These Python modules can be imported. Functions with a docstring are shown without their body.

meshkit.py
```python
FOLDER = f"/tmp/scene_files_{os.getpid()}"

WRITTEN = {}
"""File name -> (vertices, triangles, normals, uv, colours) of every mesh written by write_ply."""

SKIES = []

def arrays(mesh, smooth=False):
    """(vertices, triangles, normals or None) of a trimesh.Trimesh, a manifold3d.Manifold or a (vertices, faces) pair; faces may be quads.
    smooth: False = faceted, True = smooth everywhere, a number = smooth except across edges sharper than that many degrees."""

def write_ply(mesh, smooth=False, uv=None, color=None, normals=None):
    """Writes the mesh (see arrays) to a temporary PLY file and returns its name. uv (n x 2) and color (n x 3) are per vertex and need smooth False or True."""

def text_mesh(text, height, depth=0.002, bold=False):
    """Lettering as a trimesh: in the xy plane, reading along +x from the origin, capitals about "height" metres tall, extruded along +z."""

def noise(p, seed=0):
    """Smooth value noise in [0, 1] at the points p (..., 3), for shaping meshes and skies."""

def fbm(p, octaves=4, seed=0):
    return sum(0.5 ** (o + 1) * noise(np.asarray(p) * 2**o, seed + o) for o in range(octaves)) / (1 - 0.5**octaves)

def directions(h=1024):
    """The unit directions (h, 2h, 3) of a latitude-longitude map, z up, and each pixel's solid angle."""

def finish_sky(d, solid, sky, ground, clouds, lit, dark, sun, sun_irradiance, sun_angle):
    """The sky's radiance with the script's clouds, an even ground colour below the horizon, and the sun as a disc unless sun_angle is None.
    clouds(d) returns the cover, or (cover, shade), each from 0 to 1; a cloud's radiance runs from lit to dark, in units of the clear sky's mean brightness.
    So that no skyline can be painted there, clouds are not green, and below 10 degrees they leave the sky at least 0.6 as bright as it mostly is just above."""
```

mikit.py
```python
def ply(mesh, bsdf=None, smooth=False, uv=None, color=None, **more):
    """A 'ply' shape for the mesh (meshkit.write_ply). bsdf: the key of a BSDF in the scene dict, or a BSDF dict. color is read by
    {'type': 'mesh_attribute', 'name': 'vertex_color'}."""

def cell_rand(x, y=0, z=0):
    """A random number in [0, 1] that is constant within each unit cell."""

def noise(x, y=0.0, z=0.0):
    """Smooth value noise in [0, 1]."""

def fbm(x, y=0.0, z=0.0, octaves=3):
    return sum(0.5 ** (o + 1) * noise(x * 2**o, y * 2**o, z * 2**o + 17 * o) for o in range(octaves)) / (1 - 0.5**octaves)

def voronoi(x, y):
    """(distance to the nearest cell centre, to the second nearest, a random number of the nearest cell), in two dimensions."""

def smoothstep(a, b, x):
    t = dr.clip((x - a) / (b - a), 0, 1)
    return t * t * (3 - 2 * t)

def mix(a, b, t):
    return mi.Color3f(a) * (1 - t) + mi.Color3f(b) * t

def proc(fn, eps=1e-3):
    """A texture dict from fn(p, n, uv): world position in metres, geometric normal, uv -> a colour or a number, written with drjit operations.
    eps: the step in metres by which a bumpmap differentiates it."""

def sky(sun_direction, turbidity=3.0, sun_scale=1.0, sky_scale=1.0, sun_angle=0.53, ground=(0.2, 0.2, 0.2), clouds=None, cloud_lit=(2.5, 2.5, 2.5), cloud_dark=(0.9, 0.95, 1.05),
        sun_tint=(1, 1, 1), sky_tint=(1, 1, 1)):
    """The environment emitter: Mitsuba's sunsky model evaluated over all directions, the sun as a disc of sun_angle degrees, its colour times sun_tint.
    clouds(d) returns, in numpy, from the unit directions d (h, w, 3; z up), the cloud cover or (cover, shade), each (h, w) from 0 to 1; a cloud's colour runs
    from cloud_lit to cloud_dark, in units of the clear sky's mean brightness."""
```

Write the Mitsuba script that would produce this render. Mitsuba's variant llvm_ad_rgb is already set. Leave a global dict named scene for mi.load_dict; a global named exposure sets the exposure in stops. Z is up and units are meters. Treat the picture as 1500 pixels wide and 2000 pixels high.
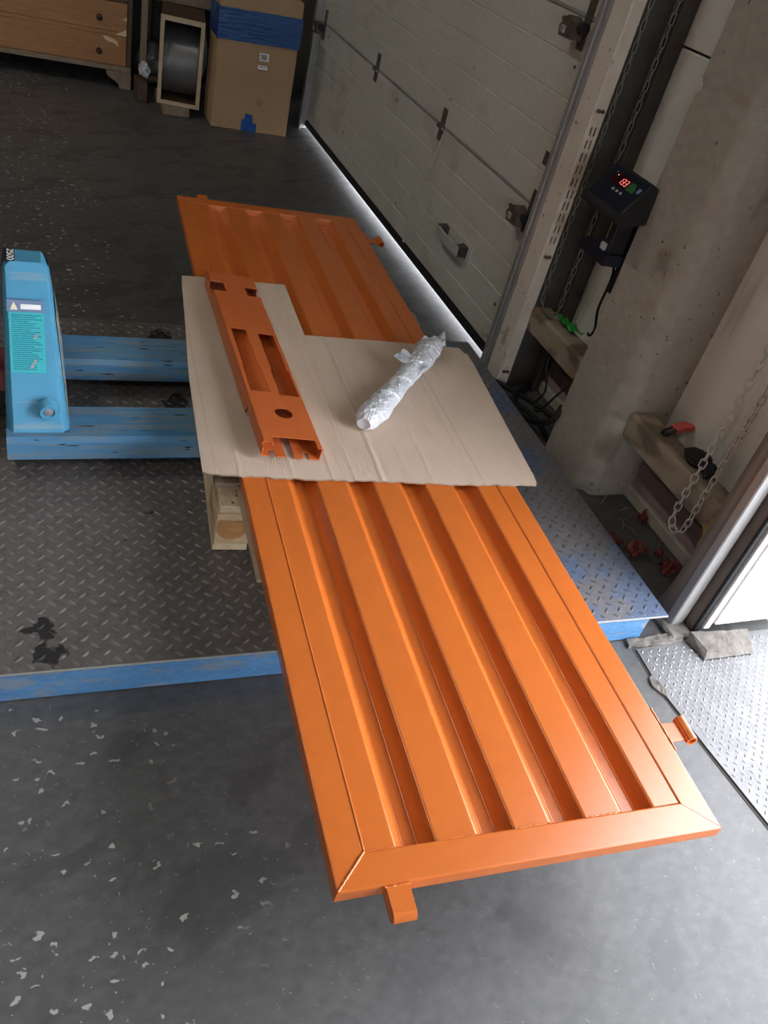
import math
import numpy as np
import trimesh
import manifold3d as m3
import drjit as dr
import mitsuba as mi
import mikit
import meshkit
from shapely.geometry import Polygon, Point, box as sbox
from shapely import affinity
from mikit import proc, noise, fbm, voronoi, cell_rand, smoothstep, mix

T = mi.ScalarTransform4f
scene, labels = {}, {}
rng = np.random.default_rng(7)

# ------------------------------------------------------------------ camera, sky, exposure
EYE = np.array([0.0, 0.0, 1.5])
FWD = np.array([0.3880, 0.6920, -0.6090]); FWD /= np.linalg.norm(FWD)
UPV = np.array([0.0380, 0.6480, 0.7610])
scene['camera'] = {'type': 'perspective', 'fov': 50.21, 'fov_axis': 'x', 'near_clip': 0.02, 'far_clip': 300.0,
                   'to_world': T().look_at(origin=EYE.tolist(), target=(EYE + FWD).tolist(), up=UPV.tolist())}


def overcast(d):
    n = meshkit.fbm(d * 2.2, 4, seed=3)
    return np.ones(d.shape[:2]), 0.35 + 0.5 * n


scene['sky'] = mikit.sky([0.35, -0.55, 0.75], turbidity=4.0, sun_scale=0.0, sky_scale=1.0, ground=(0.30, 0.30, 0.29), clouds=overcast,
                         cloud_lit=(1.5, 1.52, 1.60), cloud_dark=(1.05, 1.09, 1.18))
exposure = 6.35
LAMP = 0.58          # radiance of the workshop's ceiling lamps

# ------------------------------------------------------------------ materials


def principled(base, rough=0.5, spec=0.5, metallic=0.0, **kw):
    b = {'type': 'rgb', 'value': list(base)} if isinstance(base, (tuple, list)) else base
    r = {'type': 'rgb', 'value': [rough] * 3} if False else rough
    return {'type': 'principled', 'base_color': b, 'roughness': r, 'specular': spec, 'metallic': metallic, **kw}


def two(b):
    return {'type': 'twosided', 'bsdf': b}


def bump(b, fn, scale=1.0, eps=1e-3):
    return {'type': 'bumpmap', 'arbitrary': proc(fn, eps), 'bsdf': b, 'scale': scale}


def mat(key, b):
    scene[key] = two(b)
    return key


def tint(c, amount, f, seed=0.0):
    """A colour broken up by a little dirt grain."""
    c = list(c)
    return proc(lambda p, n, uv: mi.Color3f(c) * (1 - amount + 2 * amount * fbm(p.x * f + seed, p.y * f, p.z * f, 4)))


def floor_colour(p, n, uv):
    base = mix((0.064, 0.064, 0.063), (0.108, 0.109, 0.110), fbm(p.x * 1.7, p.y * 1.7, 0.3, 4))
    base = base * (0.72 + 0.56 * fbm(p.x * 48, p.y * 70, 1.7, 4))
    scuff = smoothstep(0.55, 0.70, fbm(p.x * 6.1 + p.y * 4.0, p.y * 13.0 - p.x * 8.0, 5.1, 5))
    base = mix(base, (0.055, 0.055, 0.056), scuff * 0.55)
    # spatters and chips of pale filler trodden into the paint
    wx = p.x + 0.024 * (fbm(p.x * 60, p.y * 60, 2.0, 3) - 0.5)
    wy = p.y + 0.024 * (fbm(p.x * 60, p.y * 60, 7.0, 3) - 0.5)
    d1, _, r1 = voronoi(wx * 19, wy * 30)
    left_ = smoothstep(0.65, 0.15, p.x + 0.3 * noise(p.x * 4, p.y * 4, 5))
    patch = dr.clip(smoothstep(0.40, 0.58, fbm(p.x * 3.3 + 4, p.y * 3.3, 9.0, 3)) * (0.2 + 0.6 * left_) + 0.55 * left_ * smoothstep(0.62, 0.80, p.y + 0.25 * noise(p.x * 5, p.y * 5, 3)), 0, 1)
    chip = smoothstep(0.16, 0.10, d1 + 0.14 * (fbm(p.x * 220, p.y * 220, 3.0, 3) - 0.35)) * smoothstep(0.58, 0.62, r1) * smoothstep(0.3, 0.6, patch)
    d2, _, r2 = voronoi(wx * 48 + 5, wy * 60)
    speck = smoothstep(0.15, 0.07, d2 + 0.10 * noise(p.x * 400, p.y * 400, 0)) * smoothstep(0.62, 0.68, r2)
    return mix(base, (0.40, 0.39, 0.36), dr.clip(0.9 * chip + 0.6 * speck * (0.25 + patch), 0, 1))


mat('m_floor', bump(principled(proc(floor_colour), 0.46, 0.42), lambda p, n, uv: 0.00025 * fbm(p.x * 60, p.y * 60, 0.0, 3), 1.0, 2e-3))


def plate_colour(p, n, uv):
    dirt = fbm(p.x * 5, p.y * 5, 3.3, 4)
    base = mix((0.085, 0.076, 0.070), (0.155, 0.145, 0.140), dirt)
    base = base * (0.66 + 0.68 * fbm(p.x * 75, p.y * 75, 0.4, 4))
    oil = smoothstep(0.69, 0.715, 0.8 * fbm(p.x * 7.5 + 2.0, p.y * 7.5 + 1.0, 8.0, 3) + 0.2 * fbm(p.x * 60, p.y * 60, 1.0, 3))
    base = mix(base, (0.012, 0.012, 0.013), oil * 0.9)
    # what is left of the platform's blue paint: it survived along the right edge, where nobody wheels loads
    blue = smoothstep(0.48, 0.62, fbm(p.x * 6, p.y * 6, 11.0, 4)) * smoothstep(1.20, 1.28, p.x + 0.1 * noise(p.x * 9, p.y * 9, 3))
    grey = smoothstep(1.10, 1.20, p.x + 0.15 * noise(p.x * 8, p.y * 8, 1))
    base = mix(base, (0.175, 0.175, 0.19), grey * 0.75)
    return mix(base, (0.085, 0.145, 0.265), blue * 0.7)


def lug_colour(p, n, uv):
    c = plate_colour(p, n, uv) * 1.35 + mi.Color3f([0.035, 0.033, 0.032]) * fbm(p.x * 18, p.y * 18, 6.0, 3)
    return mix(c, (0.085, 0.085, 0.095), 0.7 * smoothstep(1.10, 1.20, p.x + 0.15 * noise(p.x * 8, p.y * 8, 1)))


mat('m_lug', principled(proc(lug_colour), 0.42, 0.5, 0.25))
mat('m_plate', bump(principled(proc(plate_colour), 0.55, 0.40, 0.1), lambda p, n, uv: 0.0005 * fbm(p.x * 140, p.y * 140, 0.0, 2), 1.0))


def blue_edge(p, n, uv):
    base = mix((0.050, 0.150, 0.31), (0.085, 0.215, 0.40), fbm(p.x * 9, p.y * 9, p.z * 30, 4))
    base = base * (0.8 + 0.4 * fbm(p.x * 80, p.y * 80, p.z * 120, 3))
    bare = smoothstep(0.47, 0.62, fbm(p.x * 9 + 3, p.z * 34, p.y * 9, 5) * 0.75 + 0.25 * fbm(p.x * 70, p.y * 70, p.z * 90, 3))
    return mix(base, (0.20, 0.215, 0.235), bare * 0.75)


mat('m_scale_blue', principled(proc(blue_edge), 0.5, 0.4))


def orange_c(p, n, uv):
    return mi.Color3f([0.53, 0.130, 0.022]) * (0.97 + 0.06 * noise(p.x * 45, p.y * 45, p.z * 45))


mat('m_orange', principled(proc(orange_c), 0.25, 0.85))
mat('m_orange_satin', principled((0.47, 0.108, 0.026), 0.38, 0.5))

PANEL_YAW = -0.0559


def flute(p, n, uv):
    a = p.x * math.cos(PANEL_YAW) + p.y * math.sin(PANEL_YAW)
    b = -p.x * math.sin(PANEL_YAW) + p.y * math.cos(PANEL_YAW)
    warp = 0.0015 * noise(a * 3, b * 0.5, 0)
    return a + warp, b


def card_colour(p, n, uv):
    a, b = flute(p, n, uv)
    k = fbm(p.x * 6, p.y * 6, 2.0, 3)
    line = 0.5 + 0.5 * dr.sin(a * (2 * math.pi / 0.0075)) * (0.4 + 0.6 * noise(a * 40, b * 2.0, 0.0))
    strip = smoothstep(0.84, 0.95, noise(a * 85, b * 0.5, 4.0))
    c = mix((0.52, 0.405, 0.315), (0.58, 0.46, 0.365), k) * (0.94 + 0.08 * line)
    return mix(c, (0.34, 0.25, 0.185), strip * 0.35)


def card_bump(p, n, uv):
    a, b = flute(p, n, uv)
    return 0.00035 * (0.5 + 0.5 * dr.sin(a * (2 * math.pi / 0.0075)))


mat('m_card', bump(principled(proc(card_colour), 0.7, 0.3), card_bump, 1.0))
mat('m_card_dull', principled(tint((0.42, 0.31, 0.215), 0.25, 22), 0.8, 0.2))


def box_colour(p, n, uv):
    c = mix((0.36, 0.235, 0.135), (0.45, 0.30, 0.175), fbm(p.x * 5, p.y * 5, p.z * 7, 4))
    stain = smoothstep(0.62, 0.75, fbm(p.x * 13, p.y * 4, p.z * 11 + 3, 3))
    return mix(c, (0.24, 0.125, 0.055), stain * 0.45)


mat('m_box', principled(proc(box_colour), 0.75, 0.2))


def wood(c0, c1, ax, f=18.0, key=''):
    def fn(p, n, uv):
        q = [p.x, p.y, p.z]
        s = [f * 3.5] * 3
        s[ax] = f * 0.28
        g = fbm(q[0] * s[0], q[1] * s[1], q[2] * s[2], 4)
        ring = 0.5 + 0.5 * dr.sin(40 * g + 6 * noise(q[0] * 30, q[1] * 30, q[2] * 30))
        return mix(c0, c1, dr.clip(0.65 * g + 0.3 * ring, 0, 1))
    return proc(fn)


mat('m_pine_x', principled(wood((0.46, 0.32, 0.185), (0.64, 0.47, 0.30), 0), 0.7, 0.25))
mat('m_pine_y', principled(wood((0.46, 0.35, 0.225), (0.66, 0.53, 0.365), 1), 0.7, 0.25))


def endgrain(p, n, uv):
    cx, cz = p.x - 0.432, p.z - 0.172
    r = dr.sqrt(cx * cx + cz * cz) + 0.003 * noise(p.x * 60, p.z * 60, 0)
    ring = 0.5 + 0.5 * dr.sin(r * 1500)
    k = smoothstep(0.042, 0.037, r)
    c = mix((0.50, 0.37, 0.22), (0.40, 0.205, 0.082), k)
    return c * (0.94 + 0.08 * ring) * (0.72 + 0.5 * fbm(p.x * 60, p.y * 60, p.z * 60, 4))


mat('m_pine_end', principled(proc(endgrain), 0.75, 0.2))
mat('m_dresser', principled(wood((0.30, 0.135, 0.05), (0.43, 0.21, 0.085), 0, 9.0), 0.45, 0.4))
mat('m_dresser_worn', principled(tint((0.72, 0.54, 0.36), 0.2, 40), 0.7, 0.2))
mat('m_dark_wood', principled(wood((0.060, 0.036, 0.022), (0.105, 0.064, 0.04), 2, 9.0), 0.5, 0.4))
mat('m_old_wood', principled(wood((0.20, 0.15, 0.105), (0.30, 0.235, 0.17), 2, 9.0), 0.7, 0.3))
mat('m_crate_wood', principled(wood((0.44, 0.34, 0.23), (0.56, 0.45, 0.32), 2, 12.0), 0.7, 0.25))
mat('m_knob', principled((0.045, 0.018, 0.012), 0.15, 0.6))


def truck_c(p, n, uv):
    base = mix((0.070, 0.285, 0.46), (0.095, 0.335, 0.52), fbm(p.x * 8, p.y * 8, p.z * 8, 3))
    wear = smoothstep(0.60, 0.72, fbm(p.x * 3.0, p.y * 90, p.z * 50, 4))
    return mix(base, (0.26, 0.36, 0.43), wear * 0.6)


mat('m_truck', principled(proc(truck_c), 0.33, 0.5))


def fork_c(p, n, uv):
    base = mix((0.055, 0.19, 0.36), (0.10, 0.25, 0.41), fbm(p.x * 3, p.y * 60, p.z * 40, 4))
    wear = smoothstep(0.42, 0.60, fbm(p.x * 7 + 1, p.y * 130, p.z * 70, 4))
    base = mix(base, (0.17, 0.225, 0.265), wear * 0.8)
    scar = smoothstep(0.73, 0.76, fbm(p.x * 16, p.y * 150 + 3, p.z * 90, 3))
    return mix(base, (0.02, 0.02, 0.022), scar)


mat('m_fork', principled(proc(fork_c), 0.42, 0.5))


def scuff_c(p, n, uv):
    g = fbm(p.y * 24, p.z * 60, p.x * 20, 4)
    streak = smoothstep(0.46, 0.56, fbm(p.y * 90, p.z * 9, 2.0, 3))
    base = mix((0.09, 0.28, 0.48), (0.40, 0.37, 0.30), smoothstep(0.40, 0.55, g))
    return mix(base, (0.16, 0.13, 0.10), streak * 0.5)


mat('m_scuffed', bump(principled(proc(scuff_c), 0.4, 0.5, 0.2), lambda p, n, uv: 0.003 * fbm(p.y * 120, p.z * 60, p.x * 40, 3), 1.0))
mat('m_label_teal', principled((0.045, 0.42, 0.47), 0.4, 0.4))
mat('m_label_grey', principled((0.16, 0.22, 0.36), 0.4, 0.4))
mat('m_ink_teal', principled((0.018, 0.15, 0.24), 0.6, 0.3))
mat('m_ink', principled((0.012, 0.013, 0.018), 0.6, 0.3))
mat('m_cream_print', principled((0.75, 0.72, 0.55), 0.5, 0.3))
mat('m_white_print', principled((0.82, 0.83, 0.85), 0.5, 0.3))


def door_c(p, n, uv):
    base = mix((0.50, 0.485, 0.425), (0.57, 0.555, 0.495), fbm(p.y * 2.2, p.z * 2.2, 1.0, 4))
    base = base * (0.94 + 0.12 * fbm(p.y * 60, p.z * 60, 0.0, 3))
    grime = smoothstep(0.60, 0.78, fbm(p.y * 4 + 7, p.z * 5 + 2, 4.0, 4))
    base = mix(base, (0.36, 0.33, 0.27), grime * 0.35)
    smear = smoothstep(0.83, 0.90, fbm(p.y * 7, p.z * 12, 6.0, 3))
    return mix(base, (0.16, 0.12, 0.085), smear * 0.6)


mat('m_door', principled(proc(door_c), 0.5, 0.35))
mat('m_rubber', principled((0.012, 0.012, 0.013), 0.55, 0.4))
mat('m_hinge', principled(tint((0.105, 0.085, 0.065), 0.35, 60), 0.5, 0.5, 0.3))
mat('m_handle', principled((0.035, 0.032, 0.028), 0.4, 0.5))
mat('m_handle_face', principled((0.42, 0.40, 0.36), 0.5, 0.4))
mat('m_tape', principled((0.58, 0.56, 0.48), 0.35, 0.5))


def track_c(p, n, uv):
    base = mix((0.60, 0.535, 0.46), (0.68, 0.61, 0.525), fbm(p.z * 4, p.y * 20, p.x * 20, 3))
    rust = smoothstep(0.56, 0.70, fbm(p.z * 16, p.y * 24, p.x * 24, 4)) * smoothstep(0.42, 0.16, p.z + 0.12 * noise(p.z * 20, p.y * 40, 2))
    chip = smoothstep(0.74, 0.78, fbm(p.z * 40, p.y * 50, p.x * 50, 3))
    return mix(base, (0.17, 0.085, 0.045), dr.clip(rust * 0.75 + chip * 0.5, 0, 1))


mat('m_track', principled(proc(track_c), 0.5, 0.4))


def galv_c(p, n, uv):
    return mix((0.33, 0.325, 0.32), (0.47, 0.465, 0.46), fbm(p.x * 50, p.y * 50, p.z * 6, 4))


mat('m_galv', principled(proc(galv_c), 0.42, 0.5, 0.55))
mat('m_dark_steel', principled(tint((0.060, 0.058, 0.052), 0.35, 14), 0.5, 0.5))


def wallpanel_c(p, n, uv):
    base = mix((0.70, 0.695, 0.65), (0.78, 0.77, 0.72), fbm(p.y * 3, p.z * 2, 0.0, 4))
    grime = smoothstep(0.52, 0.75, fbm(p.y * 16, p.z * 2.2 + 5, 2.0, 4))
    base = mix(base, (0.36, 0.34, 0.29), grime * 0.5)
    return base


mat('m_wall_panel', principled(proc(wallpanel_c), 0.45, 0.4))
mat('m_pink', principled(tint((0.30, 0.235, 0.225), 0.30, 14), 0.8, 0.2))
mat('m_white_strip', principled(tint((0.40, 0.385, 0.34), 0.2, 30), 0.7, 0.2))


def concrete_c(p, n, uv):
    base = mix((0.270, 0.245, 0.202), (0.370, 0.338, 0.285), fbm(p.x * 3, p.y * 3, p.z * 3, 4))
    base = base * (0.86 + 0.28 * fbm(p.x * 45, p.y * 45, p.z * 45, 3))
    stain = smoothstep(0.60, 0.76, fbm(p.y * 7 + 1, p.z * 5, p.x * 7, 4))
    base = mix(base, (0.15, 0.115, 0.08), stain * 0.6)
    pit = smoothstep(0.755, 0.79, fbm(p.x * 75, p.y * 75, p.z * 42, 3)) * smoothstep(0.45, 0.6, fbm(p.x * 6, p.y * 6, p.z * 5, 2))
    return mix(base, (0.055, 0.038, 0.028), pit * 0.85)


def concrete_b(p, n, uv):
    return 0.004 * fbm(p.x * 30, p.y * 30, p.z * 22, 4)


mat('m_concrete', bump(principled(proc(concrete_c), 0.8, 0.2), concrete_b, 1.0))


def beam_c(p, n, uv):
    base = mix((0.255, 0.20, 0.145), (0.35, 0.29, 0.225), fbm(p.x * 14, p.y * 6, p.z * 14, 4))
    grime = smoothstep(0.52, 0.72, fbm(p.x * 12, p.y * 8 + 3, p.z * 12, 4))
    base = mix(base, (0.095, 0.065, 0.045), grime * 0.75)
    foam = smoothstep(0.60, 0.70, fbm(p.x * 16, p.y * 16, p.z * 16 + 8, 3))
    return mix(base, (0.33, 0.21, 0.085), foam * 0.35)


mat('m_beam', bump(principled(proc(beam_c), 0.8, 0.2), lambda p, n, uv: 0.003 * fbm(p.x * 40, p.y * 40, p.z * 40, 3), 1.0))
mat('m_foam', bump(principled(tint((0.42, 0.27, 0.11), 0.4, 30), 0.85, 0.2), lambda p, n, uv: 0.006 * fbm(p.x * 60, p.y * 60, p.z * 60, 3), 1.0))
mat('m_mortar', bump(principled(tint((0.155, 0.143, 0.128), 0.5, 40), 0.9, 0.1), lambda p, n, uv: 0.004 * fbm(p.x * 90, p.y * 90, p.z * 90, 3), 1.0))
mat('m_jamb_white', principled((0.80, 0.79, 0.76), 0.45, 0.4))
mat('m_jamb_dark', principled(tint((0.17, 0.14, 0.12), 0.3, 9), 0.6, 0.4))
mat('m_seal_grey', principled((0.19, 0.17, 0.15), 0.4, 0.5))
mat('m_threshold', bump(principled(tint((0.150, 0.150, 0.155), 0.25, 25), 0.50, 0.45, 0.2), lambda p, n, uv: 0.0007 * fbm(p.x * 120, p.y * 120, 0.0, 3), 1.0))
mat('m_threshold_lug', principled((0.34, 0.34, 0.35), 0.36, 0.5, 0.5))
mat('m_black', principled((0.010, 0.010, 0.012), 0.35, 0.5))
mat('m_black_matt', principled((0.013, 0.013, 0.014), 0.6, 0.35))
mat('m_face_film', principled((0.010, 0.013, 0.026), 0.25, 0.5))
mat('m_window_red', principled((0.035, 0.004, 0.005), 0.12, 0.5))
scene['m_led'] = {'type': 'diffuse', 'reflectance': {'type': 'rgb', 'value': [0.3, 0.02, 0.02]}}
mat('m_button', principled((0.42, 0.42, 0.42), 0.5, 0.4))
mat('m_green_sticker', principled((0.022, 0.115, 0.03), 0.5, 0.4))
mat('m_blue_steel', principled((0.005, 0.009, 0.020), 0.5, 0.4))
mat('m_chain', principled((0.52, 0.51, 0.47), 0.32, 0.6, 0.35))
mat('m_chain_dark', principled((0.20, 0.19, 0.155), 0.36, 0.5, 0.6))
mat('m_green_cloth', principled((0.02, 0.26, 0.035), 0.55, 0.4))
mat('m_red_plastic', principled((0.62, 0.075, 0.065), 0.3, 0.5))
mat('m_litter_red', principled((0.17, 0.035, 0.032), 0.5, 0.4))
mat('m_wire_bright', principled((0.60, 0.58, 0.52), 0.3, 0.5, 0.8))
mat('m_copper_reel', principled((0.40, 0.41, 0.43), 0.30, 0.5, 0.85))


def stretch_c(p, n, uv):
    return mix((0.016, 0.06, 0.20), (0.032, 0.105, 0.31), fbm(p.x * 5, p.y * 5, p.z * 70, 4))


def stretch_b(p, n, uv):
    return 0.006 * fbm(p.x * 14, p.y * 14, p.z * 110, 4) + 0.003 * fbm(p.x * 60, p.y * 60, p.z * 60, 3)


mat('m_stretch_blue', bump(principled(proc(stretch_c), 0.16, 0.8), stretch_b, 1.0))
mat('m_blue_tape', principled(tint((0.022, 0.085, 0.34), 0.3, 40), 0.3, 0.5))
mat('m_bag', bump(principled((0.40, 0.42, 0.40), 0.3, 0.5), lambda p, n, uv: 0.012 * fbm(p.x * 22, p.y * 22, p.z * 22, 4), 1.0))
mat('m_bag_dark', bump(principled((0.10, 0.10, 0.10), 0.35, 0.5), lambda p, n, uv: 0.012 * fbm(p.x * 18, p.y * 18, p.z * 18, 4), 1.0))


def bubble_b(p, n, uv):
    return 0.0016 * fbm(p.x * 60, p.y * 60, p.z * 60, 3)


mat('m_bubble', bump(principled((0.56, 0.585, 0.625), 0.15, 0.8, 0.0, clearcoat=1.0, clearcoat_gloss=0.95), bubble_b, 1.0))
mat('m_film', principled((0.50, 0.53, 0.58), 0.15, 0.8))
mat('m_far_wall', principled(tint((0.10, 0.095, 0.085), 0.2, 2), 0.8, 0.2))
mat('m_hall_wall', principled(tint((0.40, 0.39, 0.36), 0.15, 1.2), 0.8, 0.2))
mat('m_ceiling', principled((0.42, 0.42, 0.41), 0.85, 0.2))
mat('m_yard', principled(tint((0.36, 0.355, 0.34), 0.2, 2.5), 0.85, 0.2))
mat('m_lamp_body', principled((0.7, 0.7, 0.68), 0.5, 0.4))
mat('m_joint', principled((0.07, 0.065, 0.058), 0.9, 0.1))

# ------------------------------------------------------------------ mesh helpers


def cham_box(x0, x1, y0, y1, z0, z1, c=0.002):
    """A box with chamfered edges (a convex hull)."""
    x0, x1, y0, y1, z0, z1 = min(x0, x1), max(x0, x1), min(y0, y1), max(y0, y1), min(z0, z1), max(z0, z1)
    c = min(c, 0.45 * (x1 - x0), 0.45 * (y1 - y0), 0.45 * (z1 - z0))
    pts = []
    for X, sx in ((x0, 1), (x1, -1)):
        for Y, sy in ((y0, 1), (y1, -1)):
            for Z, sz in ((z0, 1), (z1, -1)):
                pts += [(X, Y + sy * c, Z + sz * c), (X + sx * c, Y, Z + sz * c), (X + sx * c, Y + sy * c, Z)]
    return trimesh.convex.convex_hull(np.array(pts))


def hull(pts):
    return trimesh.convex.convex_hull(np.asarray(pts, float))


def prism(poly, axis, lo, hi):
    """Extrudes a polygon along a world axis. axis 'y': polygon in (x, z); 'x': (y, z); 'z': (x, y)."""
    m = trimesh.creation.extrude_polygon(poly if isinstance(poly, Polygon) else Polygon(poly), hi - lo, engine='earcut')
    v = m.vertices.copy()
    if axis == 'y':
        v = np.stack([v[:, 0], lo + v[:, 2], v[:, 1]], 1)
        m = trimesh.Trimesh(v, m.faces[:, ::-1], process=False)
    elif axis == 'x':
        m = trimesh.Trimesh(np.stack([lo + v[:, 2], v[:, 0], v[:, 1]], 1), m.faces, process=False)
    else:
        m = trimesh.Trimesh(v + [0, 0, lo], m.faces, process=False)
    return m


def tube(pts, r, sides=10, cap=True):
    p = np.asarray(pts, float)
    r = np.broadcast_to(r, (len(p),))
    t = np.gradient(p, axis=0)
    t /= np.linalg.norm(t, axis=1, keepdims=True) + 1e-12
    ref = np.array([0, 0, 1.0]) if abs(t[0, 2]) < 0.9 else np.array([1.0, 0, 0])
    a = np.cross(t[0], ref)
    frames = []
    for k in range(len(p)):
        a = a - t[k] * (a @ t[k])
        a /= np.linalg.norm(a)
        frames.append((a, np.cross(t[k], a)))
    ang = np.arange(sides) * 2 * np.pi / sides
    v = np.vstack([p[k] + r[k] * (np.cos(ang)[:, None] * frames[k][0] + np.sin(ang)[:, None] * frames[k][1]) for k in range(len(p))])
    f = []
    for i in range(len(p) - 1):
        for j in range(sides):
            A, B = i * sides + j, i * sides + (j + 1) % sides
            f += [[A, B, B + sides], [A, B + sides, A + sides]]
    if cap:
        n0 = len(v)
        v = np.vstack([v, p[0], p[-1]])
        for j in range(sides):
            f.append([n0, (j + 1) % sides, j])
            f.append([n0 + 1, (len(p) - 1) * sides + j, (len(p) - 1) * sides + (j + 1) % sides])
    return trimesh.Trimesh(v, np.array(f), process=False)


def spline(ctrl, n=40):
    from scipy.interpolate import CubicSpline
    c = np.asarray(ctrl, float)
    s = np.concatenate([[0], np.cumsum(np.linalg.norm(np.diff(c, axis=0), axis=1))])
    return CubicSpline(s, c)(np.linspace(0, s[-1], n))


def cyl(p0, p1, r, sides=24):
    return tube([p0, p1], r, sides)


def lathe(profile, at=(0, 0, 0), axis=(0, 0, 1), sides=32):
    m = trimesh.creation.revolve(np.asarray(profile, float), sections=sides)
    m.apply_transform(trimesh.geometry.align_vectors([0, 0, 1], axis))
    m.apply_translation(at)
    return m


def join(*ms):
    return trimesh.util.concatenate([m for m in ms])


def to_tri(man):
    m = man.to_mesh()
    return trimesh.Trimesh(m.vert_properties[:, :3], m.tri_verts, process=False)


def man(m):
    return m3.Manifold(m3.Mesh(np.asarray(m.vertices, np.float32), np.asarray(m.faces, np.uint32)))


def placed(m, M):
    m = m.copy()
    m.apply_transform(M)
    return m


def add(key, mesh, mat_, smooth=False, **more):
    k, i = key, 0
    while k in scene:
        i += 1
        k = f'{key}_{i:03d}'
    scene[k] = mikit.ply(mesh, mat_, smooth=smooth, **more)
    return k


def thing(name, label, cat, group=None):
    k, i = name, 0
    while k in labels:
        i += 1
        k = f'{name}_{i:03d}'
    labels[k] = {'label': label, 'category': cat}
    if group:
        labels[k]['group'] = group
    return k


def struct(name, mesh=None, mat_=None, smooth=False):
    labels[name] = {'kind': 'structure'}
    if mesh is not None:
        add(name, mesh, mat_, smooth)
    return name


def box(x0, x1, y0, y1, z0, z1, c=0.002):
    return cham_box(x0, x1, y0, y1, z0, z1, c)


# ------------------------------------------------------------------ the hall
WX = 1.90            # inner face of the wall panels
ADDED_HATCH = (-3.2, 0.4, 1.5, 2.6)     # unseen opening added behind the camera to light camera-facing faces: x from, x to, z from, z to
struct('floor', box(-9.0, 2.02, -7.0, 1.95, -0.12, 0.0, 0.0005), 'm_floor')
struct('floor_rear_bay', box(-9.0, 2.02, 1.952, 7.6, -0.12, 0.0, 0.0005), 'm_floor')
struct('yard_ground', box(2.02, 40.0, -30.0, 40.0, -0.16, -0.02, 0.0005), 'm_yard')
struct('ceiling', box(-9.2, 2.1, -7.2, 7.8, 4.6, 4.8, 0.001), 'm_ceiling')
struct('wall_left', box(-9.2, -9.0, -7.2, 7.8, -0.1, 4.6, 0.001), 'm_hall_wall')
wf = struct('wall_front')
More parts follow.
